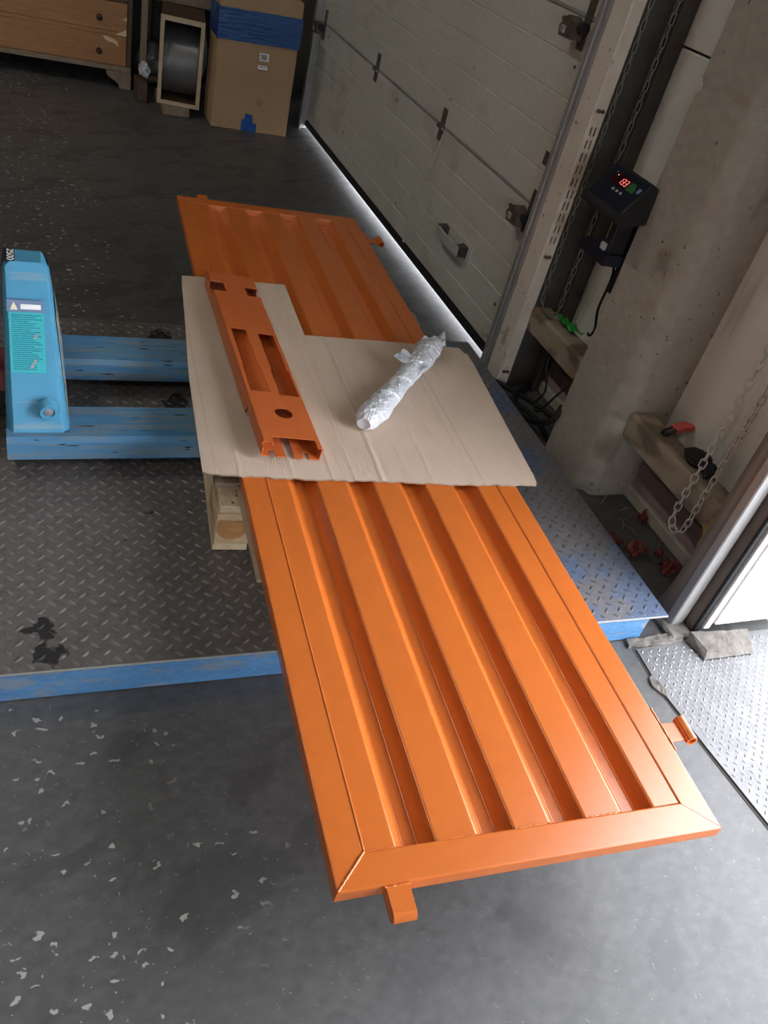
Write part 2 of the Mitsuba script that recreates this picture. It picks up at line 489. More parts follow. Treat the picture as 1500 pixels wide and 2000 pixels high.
for (x0, x1, z0, z1) in ((-9.0, ADDED_HATCH[0], -0.1, 4.6), (ADDED_HATCH[1], 2.1, -0.1, 4.6), (ADDED_HATCH[0], ADDED_HATCH[1], -0.1, ADDED_HATCH[2]), (ADDED_HATCH[0], ADDED_HATCH[1], ADDED_HATCH[3], 4.6)):
    add(wf + '__masonry', box(x0, x1, -7.2, -7.0, z0, z1, 0.001), 'm_hall_wall')
struct('wall_back', box(-9.0, 2.1, 6.55, 6.75, -0.1, 4.6, 0.001), 'm_far_wall')
# right wall: shell pieces around the two doorways, then the white lining panels the photo shows
wr = struct('wall_right')
for (y0, y1, z0, z1) in ((5.66, 7.8, -0.1, 4.6), (2.55, 5.66, 2.95, 4.6), (1.16, 2.55, -0.1, 4.6), (-1.05, 1.16, 2.06, 4.6), (-7.2, -1.05, -0.1, 4.6)):
    add(wr + '__masonry', box(1.96, 2.10, y0, y1, z0, z1, 0.001), 'm_hall_wall')
for (y0, y1, z0, z1) in ((1.22, 1.9, 0.12, 1.255), (1.22, 1.9, 1.262, 2.4), (1.93, 2.42, 0.12, 1.255), (1.93, 2.42, 1.262, 2.4), (1.22, 2.42, 2.408, 4.5)):
    add(wr + '__panel', box(WX, 1.955, y0, y1, z0, z1, 0.003), 'm_wall_panel')
add(wr + '__joint', box(1.93, 1.958, 1.22, 2.42, 0.1, 4.5, 0.001), 'm_joint')
struct('trim_1', box(1.885, 1.96, 1.24, 2.50, 0.047, 0.135, 0.004), 'm_pink')
struct('trim_2', box(1.870, 1.96, 1.24, 2.50, 0.0, 0.046, 0.004), 'm_white_strip')

# grimy rail along the wall at shin height
beam_poly = [(1.741, 0.252), (1.737, 0.330), (1.745, 0.340), (1.812, 0.341), (1.897, 0.285), (1.897, 0.232), (1.80, 0.232), (1.775, 0.252)]


def rough(m, amp, f, edge=0.03):
    m = m.subdivide_to_size(edge) if edge else m
    v, fc = trimesh.Trimesh(m.vertices, m.faces, process=True).vertices, None
    mm = trimesh.Trimesh(m.vertices, m.faces, process=True)
    n = mm.vertex_normals
    k = (meshkit.fbm(mm.vertices * f, 3, seed=5) - 0.5)[:, None]
    mm.vertices = mm.vertices + n * k * 2 * amp
    return mm


struct('trim_3', rough(prism(beam_poly, 'y', 1.235, 1.742), 0.004, 22), 'm_beam', 40)
struct('trim_4', rough(prism(beam_poly, 'y', 2.012, 2.50), 0.003, 22), 'm_beam', 40)

# concrete column, its arrises worn
CX, CY0, CY1 = 1.69, 1.745, 2.012
col_poly = Polygon([(CX, CY1), (CX, CY0 + 0.042), (CX + 0.012, CY0 + 0.016), (CX + 0.034, CY0), (1.957, CY0), (1.957, CY1)])
cm = prism(col_poly, 'z', -0.02, 4.5)
cm = cm.slice_plane([0, 0, 2.2], [0, 0, -1], cap=True, engine='earcut') if False else cm


def worn_column():
    """Rings of the column's outline every 12 mm up to 2.2 m: the arris chipped, the pour joint at 1.2 m."""
    out = np.array(col_poly.exterior.coords)[:-1]
    pts = []
    for i in range(len(out)):
        a, b = out[i], out[(i + 1) % len(out)]
        n = max(1, int(np.linalg.norm(b - a) / 0.02))
        pts += [a + (b - a) * k / n for k in range(n)]
    pts = np.array(pts)
    zs = np.concatenate([np.arange(-0.02, 2.2, 0.014), [2.3, 3.2, 4.55]])
    c = np.array([1.83, 1.88])
    V = []
    for z in zs:
        q = np.column_stack([pts, np.full(len(pts), z)])
        near = np.exp(-(((pts - [CX + 0.012, CY0 + 0.02]) ** 2).sum(1)) / 0.0009)
        k = meshkit.fbm(q * [30, 30, 26], 4, seed=2) - 0.5
        k2 = np.clip(meshkit.fbm(q * [12, 12, 17], 3, seed=9) - 0.52, 0, 1)
        inward = c - pts
        inward /= np.linalg.norm(inward, axis=1, keepdims=True)
        amt = near * (0.016 * k + 0.10 * k2) + 0.0022 * k
        if abs(z - 1.225) < 0.014:
            amt = amt + 0.009 * (pts[:, 0] < CX + 0.02)
        q[:, :2] += inward * amt[:, None]
        V.append(q)
    n = len(pts)
    V = np.vstack(V)
    i, j = np.meshgrid(np.arange(len(zs) - 1), np.arange(n), indexing='ij')
    A, B = i * n + j, i * n + (j + 1) % n
    if Polygon(pts).exterior.is_ccw:
        F = np.stack([A, B, B + n, A + n], -1).reshape(-1, 4)
    else:
        F = np.stack([B, A, A + n, B + n], -1).reshape(-1, 4)
    F = np.vstack([F[:, [0, 1, 2]], F[:, [0, 2, 3]]])
    return trimesh.Trimesh(V, F, process=False)


struct('concrete_column', worn_column(), 'm_concrete', 45)
# dark steel door post behind the hoist chain
dp = struct('trim_5')
add(dp + '__post', box(1.845, 1.96, 2.405, 2.555, 0.0, 4.5, 0.003), 'm_dark_steel')
add(dp + '__cover_plate', box(1.832, 1.845, 2.43, 2.53, 0.25, 1.42, 0.003), 'm_dark_steel')
add(dp + '__clamp_plate', box(1.826, 1.845, 2.445, 2.515, 1.425, 1.58, 0.003), 'm_galv')
for (by, bz) in ((2.46, 1.45), (2.50, 1.45), (2.46, 1.55), (2.50, 1.55)):
    add(dp + '__clamp_bolt', cyl((1.812, by, bz), (1.826, by, bz), 0.008, 6), 'm_galv')

# ------------------------------------------------------------------ sectional door on the left (door_1)
DX, DY0, DY1 = 1.7355, 2.56, 5.641
d1 = struct('door_1')
edges = [0.047, 0.635, 1.245, 1.855, 2.465, 3.0]
for k in range(5):
    z0, z1 = edges[k] + 0.003, edges[k + 1] - 0.003
    prof = [(DX + 0.045, z0), (DX + 0.045, z1), (DX + 0.006, z1), (DX, z1 - 0.006)]
    ribs = [edges[k + 1] - 0.122 * j for j in range(1, 6) if edges[k + 1] - 0.122 * j > z0 + 0.03]
    for zr in ribs:
        prof += [(DX, zr + 0.004), (DX + 0.0035, zr + 0.001), (DX + 0.0035, zr - 0.001), (DX, zr - 0.004)]
    prof += [(DX, z0 + 0.006), (DX + 0.006, z0)]
    add(d1 + '__section', prism(prof[::-1], 'y', DY0, DY1), 'm_door')
for zs in edges[1:4]:
    add(d1 + '__seam_bead', tube([(DX + 0.004, DY0, zs), (DX + 0.004, DY1, zs)], 0.006, 8), 'm_galv')
seal = Polygon([(1.721, 0.026), (1.726, 0.021), (1.732, 0.021), (1.737, 0.026), (1.737, 0.049), (1.724, 0.049)])
add(d1 + '__bottom_seal', prism(seal, 'y', DY0 + 0.02, DY1), 'm_rubber')
add(d1 + '__bottom_rail', box(DX - 0.004, DX + 0.045, DY0, DY1, 0.040, 0.0495, 0.002), 'm_rubber')


def leaf_hinge(y, zs):
    h = d1 + '__hinge'
    k, i = h, 0
    while any(s.startswith(k + '__') for s in scene):
        i += 1
        k = f'{h}_{i:03d}'
    add(k + '__leaf', box(DX - 0.005, DX + 0.001, y - 0.022, y + 0.022, zs + 0.012, zs + 0.075, 0.002), 'm_hinge')
    add(k + '__leaf', box(DX - 0.005, DX + 0.001, y - 0.022, y + 0.022, zs - 0.060, zs - 0.012, 0.002), 'm_hinge')
    add(k + '__knuckle', cyl((DX - 0.008, y - 0.026, zs), (DX - 0.008, y + 0.026, zs), 0.011, 14), 'm_hinge')
    add(k + '__pin', cyl((DX - 0.012, y - 0.034, zs - 0.004), (DX - 0.012, y - 0.024, zs - 0.004), 0.005, 10), 'm_galv')


for y in (4.52, 3.585):
    leaf_hinge(y, 0.635)
    leaf_hinge(y, 1.245)


def roller(y, zs):
    k, i = d1 + '__roller_bracket', 0
    while any(s.startswith(k + '__') for s in scene):
        i += 1
        k = f'{d1}__roller_bracket_{i:03d}'
    add(k + '__base', box(DX - 0.006, DX + 0.001, y - 0.085, y - 0.045, zs - 0.085, zs + 0.075, 0.002), 'm_hinge')
    add(k + '__arm', prism([(y - 0.075, zs - 0.06), (y - 0.075, zs - 0.015), (y - 0.03, zs + 0.005), (y - 0.012, zs - 0.002), (y + 0.014, zs - 0.035), (y + 0.004, zs - 0.062)], 'x', DX - 0.056, DX - 0.010), 'm_hinge')
    add(k + '__axle', cyl((DX - 0.048, y - 0.085, zs - 0.012), (DX - 0.048, y + 0.012, zs - 0.012), 0.008, 12), 'm_hinge')
    add(k + '__holder', box(DX - 0.062, DX - 0.050, y - 0.030, y - 0.004, zs - 0.052, zs - 0.028, 0.003), 'm_galv')
    add(k + '__wheel', cyl((DX - 0.030, y - 0.105, zs - 0.02), (DX - 0.030, y - 0.090, zs - 0.02), 0.020, 20), 'm_rubber')


roller(2.735, 0.615)
roller(2.775, 1.235)
roller(5.60, 0.635)

# pull handle
hk = d1 + '__handle'
hy, hz = 3.165, 0.285
add(hk + '__back_plate', box(DX - 0.004, DX + 0.001, hy - 0.165, hy + 0.10, hz - 0.040, hz + 0.042, 0.002), 'm_door')
for s in (-1, 1):
    add(hk + '__foot', hull([(DX - 0.004 * q, hy + s * 0.105 + dy, hz + dz) for q in (0,) for dy in (-0.026, 0.026) for dz in (-0.024, 0.024)] +
                            [(DX - 0.046, hy + s * 0.112 + dy, hz + dz) for dy in (-0.014, 0.014) for dz in (-0.021, 0.021)]), 'm_handle')
arc = [(DX - 0.046 - 0.012 * (1 - (t / 1.0) ** 2), hy + 0.126 * t) for t in np.linspace(-1, 1, 13)]
arc_poly = Polygon(arc + [(x + 0.009, y) for x, y in arc[::-1]])
gm = trimesh.creation.extrude_polygon(arc_poly, 0.040, engine='earcut')
gm.apply_translation([0, 0, hz - 0.020])
add(hk + '__grip', gm, 'm_handle_face', 30)
# strip of tape hanging down the leaf from the hinge
strap = spline([(DX - 0.002, 3.560, 0.605), (DX - 0.003, 3.575, 0.5), (DX - 0.002, 3.645, 0.36), (DX - 0.002, 3.672, 0.22), (DX - 0.002, 3.69, 0.05)], 30)
sv = np.vstack([strap + [0, -0.012, 0], strap + [0, 0.012, 0], strap + [-0.0015, 0.012, 0], strap + [-0.0015, -0.012, 0]])
nS = len(strap)
sf = []
for i in range(nS - 1):
    for a, b in ((0, 1), (1, 2), (2, 3), (3, 0)):
        A, B = a * nS + i, b * nS + i
        sf += [[A, B, B + 1], [A, B + 1, A + 1]]
add(d1 + '__tape_strip', trimesh.Trimesh(sv, np.array(sf), process=False), 'm_tape')
add(d1 + '__stop_plate', box(DX - 0.004, DX + 0.001, 2.66, 2.70, 0.78, 0.825, 0.001), 'm_hinge')
for (sy, sz) in ((2.665, 0.47), (2.665, 0.93), (2.70, 1.10), (2.63, 0.40), (2.70, 0.22)):
    add(d1 + '__screw', cyl((DX - 0.003, sy, sz), (DX + 0.001, sy, sz), 0.006, 10), 'm_hinge')

# door tracks: far one (left in the picture) and near one with its slotted angle
tf = d1 + '__far_track'
add(tf + '__rail', box(1.685, 1.735, 5.60, 5.64, 0.0, 3.2, 0.003), 'm_galv')
add(tf + '__angle', box(1.700, 1.96, 5.642, 5.66, 0.0, 3.2, 0.002), 'm_galv')
add(tf + '__lip', box(1.680, 1.690, 5.575, 5.60, 0.0, 3.2, 0.002), 'm_galv')
tn = d1 + '__near_track'
add(tn + '__rail', cham_box(1.698, 1.738, 2.552, 2.606, 0.0, 3.2, 0.012), 'm_galv')
add(tn + '__rail_lip', box(1.694, 1.700, 2.588, 2.612, 0.0, 3.2, 0.002), 'm_galv')
ang = Polygon([(1.700, 2.548), (1.696, 2.544), (1.696, 2.452), (1.700, 2.447), (1.742, 2.447), (1.742, 2.451), (1.704, 2.451), (1.702, 2.455), (1.702, 2.548)])
angle_ = man(trimesh.Trimesh(*(lambda m: (m.vertices, m.faces))(prism(ang, 'z', 0.0, 3.2)), process=True))
for k in range(10):
    for xq in (1.711, 1.727):
        z = 0.966 - 0.0412 * k
        slot_ = trimesh.creation.box(extents=(0.0056, 0.012, 0.028))
        slot_.apply_translation([xq, 2.449, z])
        angle_ = angle_ - man(slot_)
add(tn + '__slotted_angle', to_tri(angle_), 'm_track', 35)
add(tn + '__back_leg', box(1.742, 1.90, 2.447, 2.60, 0.0, 3.2, 0.002), 'm_dark_steel')
for z in (1.03, 0.535, 0.06):
    for xq in (1.711, 1.727):
        add(tn + '__bolt', cyl((xq, 2.440, z), (xq, 2.448, z), 0.0065, 8), 'm_hinge')
for z in (1.34, 0.97, 0.655, 0.19):
    add(tn + '__rivet', cyl((1.692, 2.52, z), (1.697, 2.52, z), 0.005, 10), 'm_galv')

# ------------------------------------------------------------------ right doorway (door_2): near jamb
d2 = struct('door_2')
post = Polygon([(1.645, 1.173), (1.645, 1.150), (1.648, 1.147), (1.670, 1.147), (1.670, 1.151), (1.650, 1.151), (1.650, 1.173)])
add(d2 + '__guide_post', prism(post, 'z', 0.0, 3.3), 'm_galv')
add(d2 + '__guide_web', box(1.6705, 1.690, 1.149, 1.155, 0.0, 3.3, 0.001), 'm_galv')
add(d2 + '__jamb_board', box(1.668, 1.722, 1.157, 1.175, 0.0, 3.3, 0.002), 'm_jamb_dark')
add(d2 + '__jamb_lining', box(1.704, 1.722, 1.122, 1.157, 0.0, 3.3, 0.002), 'm_jamb_dark')
add(d2 + '__black_seal', box(1.700, 1.721, 1.112, 1.1215, 0.0, 3.3, 0.002), 'm_rubber')
add(d2 + '__edge_profile', box(1.7215, 1.744, 1.104, 1.155, 0.036, 3.3, 0.002), 'm_jamb_white')
add(d2 + '__edge_groove', box(1.7442, 1.768, 1.116, 1.155, 0.038, 3.3, 0.002), 'm_seal_grey')
add(d2 + '__white_reveal', box(1.7682, 2.14, 1.110, 1.16, 0.040, 3.3, 0.002), 'm_jamb_white')
add(d2 + '__head', box(1.70, 2.12, -1.05, 1.1095, 2.06, 2.26, 0.003), 'm_jamb_white')
add(d2 + '__far_reveal', box(1.70, 2.12, -1.11, -1.05, 0.0, 2.26, 0.003), 'm_jamb_white')
# rubber flap, curling away at the foot
flap = spline([(1.662, 1.222, 3.3), (1.662, 1.220, 2.2), (1.661, 1.222, 1.0), (1.661, 1.224, 0.42), (1.664, 1.226, 0.22), (1.672, 1.236, 0.10), (1.690, 1.262, 0.0)], 60)
inner = np.array([[1.658, 1.172, z] for z in flap[:, 2]])
mid = (flap + inner) / 2 + [-0.012, 0, 0]
rows = [inner, mid, flap, flap + [0.006, 0.003, 0], mid + [0.008, 0.002, 0], inner + [0.008, 0.0, 0]]
FV = np.vstack(rows)
nF = len(flap)
ff = []
for a in range(6):
    b = (a + 1) % 6
    for i in range(nF - 1):
        A, B = a * nF + i, b * nF + i
        ff += [[A, B, B + 1], [A, B + 1, A + 1]]
add(d2 + '__rubber_flap', trimesh.Trimesh(FV, np.array(ff), process=False), 'm_seal_grey', 60)
add(d2 + '__foot_mortar', rough(box(1.62, 1.70, 1.105, 1.20, -0.02, 0.018, 0.008), 0.007, 45, 0.015), 'm_mortar', 50)
kb = thing('concrete_kerb_block', 'low rough concrete block at the foot of the bright white door jamb', 'concrete block')
add(kb, rough(hull([(1.665, 1.092, 0.0095), (1.678, 1.020, 0.0095), (1.862, 1.020, 0.0095), (1.885, 1.085, 0.0095), (1.672, 1.099, 0.038), (1.690, 1.036, 0.030), (1.852, 1.036, 0.030), (1.872, 1.085, 0.038)]), 0.004, 40, 0.014), 'm_mortar', 45)

# ------------------------------------------------------------------ chequer plate lugs


def lug(length, width, height, n=10):
    t = np.linspace(0, 2 * np.pi, n, endpoint=False)
    ex = np.sign(np.cos(t)) * np.abs(np.cos(t)) ** 1.0
    base = np.column_stack([length / 2 * ex, width / 2 * np.sin(t), np.zeros(n)])
    top = np.column_stack([(length / 2 * 0.66) * ex, (width / 2 * 0.52) * np.sin(t), np.full(n, height)])
    v = np.vstack([base, top, [[0, 0, height * 1.06]]])
    f = []
    for j in range(n):
        k = (j + 1) % n
        f += [[j, k, k + n], [j, k + n, j + n], [j + n, k + n, 2 * n]]
    return v, np.array(f)


def lugs(x0, x1, y0, y1, cell, length, width, height, keep=None, swap=0):
    v0, f0 = lug(length, width, height)
    V, F, c = [], [], 0
    nx, ny = int((x1 - x0) / cell), int((y1 - y0) / cell)
    for i in range(nx + 1):
        for j in range(ny + 1):
            if (i + j) % 2:
                continue
            x, y = x0 + i * cell, y0 + j * cell
            if keep is not None and not keep(x, y):
                continue
            a = math.radians(45 if (i + swap) % 2 else -45)
            R = np.array([[math.cos(a), -math.sin(a), 0], [math.sin(a), math.cos(a), 0], [0, 0, 1]])
            V.append(v0 @ R.T + [x, y, 0])
            F.append(f0 + c)
            c += len(v0)
    return trimesh.Trimesh(np.vstack(V), np.vstack(F), process=False)


# steel threshold plate in the doorway
tp = thing('threshold_plate', 'bright steel chequer plate let into the floor in the open doorway', 'steel plate')
tpoly = Polygon([(1.491, 1.088), (1.480, 0.96), (1.497, 0.766), (1.512, 0.62), (1.535, 0.40), (1.58, -0.2), (1.60, -2.3), (2.30, -2.3), (2.30, 1.100), (1.69, 1.100)])
add(tp + '__plate', prism(tpoly, 'z', -0.004, 0.005), 'm_threshold')
inner_t = tpoly.buffer(-0.012)
k_ = add(tp + '__lug', placed(lugs(1.46, 2.28, -1.2, 1.10, 0.0145, 0.0155, 0.0062, 0.0016, lambda x, y: inner_t.contains(Point(x, y))), np.array([[1, 0, 0, 0], [0, 1, 0, 0], [0, 0, 1, 0.005], [0, 0, 0, 1.0]])), 'm_threshold_lug', 50)
labels[k_] = {'kind': 'stuff', 'label': 'raised lens-shaped lugs of the steel plate'}
gp = struct('floor_joint', prism(Polygon([(1.489, 1.090), (1.478, 0.96), (1.495, 0.766), (1.510, 0.62), (1.533, 0.40), (1.578, -0.2), (1.598, -2.3), (1.594, -2.3), (1.572, -0.2), (1.527, 0.40), (1.503, 0.62), (1.490, 0.766), (1.474, 0.96), (1.483, 1.094)]), 'z', -0.003, 0.0012), 'm_joint')
mo = [(1.47, 1.098), (1.53, 1.092), (1.60, 1.094), (1.66, 1.098), (1.67, 1.122), (1.60, 1.126), (1.53, 1.118), (1.475, 1.120)]
struct('trim_6', rough(prism(Polygon(mo), 'z', -0.01, 0.012), 0.006, 60, 0.012), 'm_mortar', 50)
m7 = [(1.468, 0.990), (1.482, 1.00), (1.488, 0.972), (1.492, 0.945), (1.484, 0.925), (1.472, 0.945), (1.462, 0.965)]
struct('trim_7', rough(prism(Polygon(m7), 'z', -0.01, 0.006), 0.004, 80, 0.008), 'm_mortar', 50)

# ------------------------------------------------------------------ floor scale
ZS = 0.0945
SYAW = -0.0224


def S(x, y, z=0.0):
    """Local scale frame: x to the left edge negative from the near right corner, y away."""
    c, s = math.cos(SYAW), math.sin(SYAW)
    return np.array([1.577 + c * x - s * y, 1.1197 + s * x + c * y, z])


MS = np.array([[math.cos(SYAW), -math.sin(SYAW), 0, 1.577], [math.sin(SYAW), math.cos(SYAW), 0, 1.1197], [0, 0, 1, 0], [0, 0, 0, 1.0]])
fs = thing('floor_scale', 'low platform scale with a dark chequer plate top and chipped blue sides', 'platform scale')
SW, SL = 2.05, 1.487
add(fs + '__top_plate', placed(box(-SW, 0, 0, SL, ZS - 0.0065, ZS, 0.0012), MS), 'm_plate')
add(fs + '__plate_edge', placed(box(-SW + 0.001, -0.001, -0.0016, 0.0, ZS - 0.0062, ZS - 0.0002, 0.0006), MS), 'm_galv')
lm = lugs(-SW + 0.02, -0.012, 0.014, SL - 0.012, 0.0212, 0.0230, 0.0092, 0.0016)
lm.apply_translation([0, 0, ZS])
k_ = add(fs + '__lug', placed(lm, MS), 'm_lug', 50)
labels[k_] = {'kind': 'stuff', 'label': 'raised lens-shaped lugs of the chequer plate'}
add(fs + '__front_skirt', placed(box(-SW, -0.056, 0.004, 0.012, 0.004, ZS - 0.0066, 0.001), MS), 'm_scale_blue')
add(fs + '__back_skirt', placed(box(-SW, -0.056, SL - 0.012, SL - 0.004, 0.004, ZS - 0.0066, 0.001), MS), 'm_scale_blue')
add(fs + '__side_skirt', placed(box(-0.062, -0.055, 0.004, SL - 0.004, 0.004, ZS - 0.0066, 0.001), MS), 'm_scale_blue')
add(fs + '__side_skirt', placed(box(-SW, -SW + 0.008, 0.0125, SL - 0.0125, 0.004, ZS - 0.0066, 0.001), MS), 'm_scale_blue')
for (px, py) in ((-0.14, 0.09), (-SW + 0.1, 0.09), (-0.14, SL - 0.09), (-SW + 0.1, SL - 0.09)):
    add(fs + '__foot', placed(cyl((px, py, 0.0), (px, py, 0.03), 0.035, 16), MS), 'm_dark_steel')
    add(fs + '__load_cell', placed(box(px - 0.04, px + 0.04, py - 0.03, py + 0.03, 0.03, ZS - 0.0067, 0.002), MS), 'm_dark_steel')

# ------------------------------------------------------------------ pallet
PX, PY = 0.388, 1.476
MPAL = trimesh.transformations.translation_matrix([PX, PY, ZS]) @ trimesh.transformations.rotation_matrix(-0.095, [0, 0, 1])


def pb_(x0, x1, y0, y1, z0, z1, c=0.002):
    return placed(box(x0, x1, y0, y1, z0, z1, c), MPAL)


pal = thing('pallet', 'pale pine pallet under the orange panel with one block end showing', 'pallet')
for (b0, b1) in ((0.002, 0.143), (0.588, 0.698), (1.057, 1.198)):
    for (x0, x1) in ((0.002, 0.090), (0.3275, 0.4725), (0.70, 0.80)):
        add(pal + '__block', pb_(x0, x1, b0, b1, 0.0225, 0.1000, 0.003), 'm_pine_end')
    add(pal + '__stringer_board', pb_(0.004, 0.80, b0 - 0.001, b1 + 0.001, 0.1003, 0.1215), 'm_pine_x')
for (x0, x1) in ((0.002, 0.088), (0.3275, 0.4725), (0.70, 0.80)):
    add(pal + '__bottom_board', pb_(x0, x1, 0.003, 1.198, 0.0022, 0.0222), 'm_pine_y')
for (x0, w) in ((0.008, 0.137), (0.185, 0.10), (0.3275, 0.145), (0.515, 0.10), (0.655, 0.145)):
    add(pal + '__deck_board', pb_(x0, x0 + w, 0.003, 1.198, 0.1217, 0.1435), 'm_pine_y')
for (nx, ny) in ((0.040, 0.018), (0.052, 0.045), (0.054, 0.060), (0.10, 0.03)):
    add(pal + '__nail', placed(cyl((nx, ny, 0.1435), (nx, ny, 0.1443), 0.0035, 8), MPAL), 'm_hinge')
for k, (b0, ln) in enumerate(((0.072, 0.74), (1.02, 0.74))):
    bt = thing('timber_batten', ('dark timber batten across the pallet deck just behind its pale front edge', 'timber batten across the far end of the pallet deck under the panel')[k], 'batten')
    add(bt, pb_(0.0, 0.80, b0, b0 + 0.095, 0.1437, 0.1585 + 0.0034 * k), 'm_old_wood')

# ------------------------------------------------------------------ pallet truck
tr = thing('pallet_truck', 'blue hand pallet truck with its forks run under the pallet', 'pallet truck')
FZ0, FZ1 = 0.135, 0.198
for (y0, y1) in ((1.808, 1.968), (2.192, 2.352)):
    cs = [(y0, FZ0), (y0, FZ1 - 0.012), (y0 + 0.012, FZ1), (y1 - 0.012, FZ1), (y1, FZ1 - 0.012), (y1, FZ0), (y1 - 0.006, FZ0), (y0 + 0.006, FZ0)]
    tip0, tip1 = 1.02, 1.17
    P = []
    for (y, z) in cs:
        P.append((-0.067, y, z))
        P.append((tip0, y, z))
        P.append((tip1, (y0 + y1) / 2 + (y - (y0 + y1) / 2) * 0.6, FZ0 + 0.02 + (z - FZ0) * 0.55))
    add(tr + '__fork', hull(P), 'm_fork', 30)
    yc = (y0 + y1) / 2
    add(tr + '__load_roller', cyl((0.95, yc - 0.04, ZS + 0.037), (0.95, yc + 0.04, ZS + 0.037), 0.037, 20), 'm_black')
    add(tr + '__roller_fork', box(0.78, 0.97, yc - 0.05, yc + 0.05, ZS + 0.055, FZ0 + 0.01, 0.003), 'm_dark_steel')
# head: trapezoid box, wide at the forks, narrow on top, its +x face leaning


def head_solid(g=0.0):
    c = 0.018
    P = []
    for (xb, xt, inset) in ((-0.067 + g, -0.060 + g, 0), (0.084 - g, 0.046 - g, 0)):
        sgn = 1 if xb < 0 else -1
        for (yb, yt, sy) in ((1.820 + g, 2.040 + g, 1), (2.352 - g, 2.132 - g, -1)):
            P += [(xb + sgn * c, yb, 0.17), (xb, yb + sy * c, 0.17)]
            P += [(xt + sgn * c, yt, 0.55 - c), (xt, yt + sy * c, 0.55 - c), (xt + sgn * c, yt + sy * c * 0.7, 0.552)]
            P += [(xt + sgn * c * 0.4, yt + sy * c * 0.35, 0.55 - c * 0.5)]
    return hull(P)


add(tr + '__head', head_solid(), 'm_truck', 32)
add(tr + '__scuffed_plate', hull([(x + e, y, z) for e in (0.0005, 0.0018) for (x, y, z) in ((0.0813, 1.872, 0.20), (0.0813, 2.300, 0.20), (0.0653, 2.212, 0.36), (0.0653, 1.960, 0.36), (0.0583, 2.160, 0.43), (0.0583, 2.012, 0.43))]), 'm_scuffed')


# frame of the sloping side face: u = +x, v = up the slope
su = np.array([1.0, 0, 0]); sv_ = np.array([0, 0.22, 0.38]); sv_ /= np.linalg.norm(sv_); sn = np.cross(su, sv_)
SO = np.array([0.0, 1.820, 0.17])
MF = np.eye(4); MF[:3, 0], MF[:3, 1], MF[:3, 2], MF[:3, 3] = su, sv_, sn, SO


def on_face(m):
    return placed(m, MF)


# v on the face: z = 0.17 + v * 0.8654
stk = tr + '__warning_sticker'
add(stk + '__sheet', on_face(box(-0.050, 0.031, 0.180, 0.327, 0.0002, 0.0010, 0.0002)), 'm_label_teal')
add(stk + '__header', on_face(box(-0.053, 0.031, 0.327, 0.356, 0.0002, 0.0011, 0.0002)), 'm_label_grey')
add(stk + '__warning_triangle', on_face(prism([(-0.046, 0.332), (-0.028, 0.332), (-0.037, 0.351)], 'z', 0.0011, 0.0016)), 'm_cream_print')
add(stk + '__heading', on_face(box(-0.022, 0.024, 0.334, 0.346, 0.0011, 0.0016, 0.0002)), 'm_white_print')
lr = np.random.default_rng(4)
ln = []
for i in range(27):
    vv = 0.320 - i * 0.0050
    ln.append(box(-0.044, -0.044 + 0.070 * (0.55 + 0.45 * lr.random()), vv - 0.0011, vv + 0.0007, 0.0010, 0.0013, 0.0001))
k_ = add(stk + '__text_lines', on_face(join(*ln)), 'm_ink_teal')
labels[k_] = {'kind': 'stuff', 'label': 'lines of dark small print'}
for (q0, q1) in ((0.004, 0.262), (0.000, 0.200), (-0.006, 0.190)):
    add(stk + '__scratch', on_face(prism([(q0, q1), (q0 + 0.008, q1 + 0.003), (q0 + 0.012, q1 + 0.014), (q0 + 0.004, q1 + 0.012)], 'z', 0.0010, 0.0014)), 'm_galv')
# boss of the axle
bo = SO + su * 0.030 + sv_ * 0.100
add(tr + '__axle_boss', lathe([(0, 0), (0.024, 0), (0.024, 0.024), (0.021, 0.029), (0.014, 0.029), (0.013, 0.021), (0, 0.021)], bo, np.array([0.10, -0.92, -0.1]) / np.linalg.norm([0.10, -0.92, -0.1])), 'm_truck', 35)
add(tr + '__axle_end', lathe([(0, 0.020), (0.012, 0.020), (0.011, 0.026), (0.006, 0.028), (0, 0.028)], bo, np.array([0.10, -0.92, -0.1]) / np.linalg.norm([0.10, -0.92, -0.1])), 'm_galv', 35)
# capacity sticker on top: dark plate, figures read along y
cap = tr + '__capacity_sticker'
add(cap + '__plate', box(-0.058, -0.031, 2.052, 2.122, 0.5522, 0.5528, 0.0002), 'm_ink')
tm = meshkit.text_mesh('2500', 0.0135, 0.0006, bold=True)
tm.apply_translation([-tm.bounds[:, 0].mean(), -tm.bounds[:, 1].mean(), 0])
R90 = trimesh.transformations.rotation_matrix(-math.pi / 2, [0, 0, 1])
tm.apply_transform(R90)
tm.apply_scale([1.15, 1.55 * 0.062 / (tm.bounds[1, 1] - tm.bounds[0, 1]) / 1.55, 1])
tm.apply_translation([-0.0405, 2.087, 0.5528])
add(cap + '__figures', tm, 'm_white_print')
# pump and steering wheel outside the frame, on the driver's side
add(tr + '__pump', cyl((-0.15, 2.086, ZS + 0.06), (-0.15, 2.086, 0.42), 0.05, 20), 'm_dark_steel', 30)
add(tr + '__steer_wheel', cyl((-0.16, 2.03, ZS + 0.09), (-0.16, 2.14, ZS + 0.09), 0.09, 28), 'm_black', 30)
add(tr + '__pump_bracket', box(-0.16, -0.065, 2.02, 2.15, 0.20, 0.26, 0.004), 'm_litter_red')

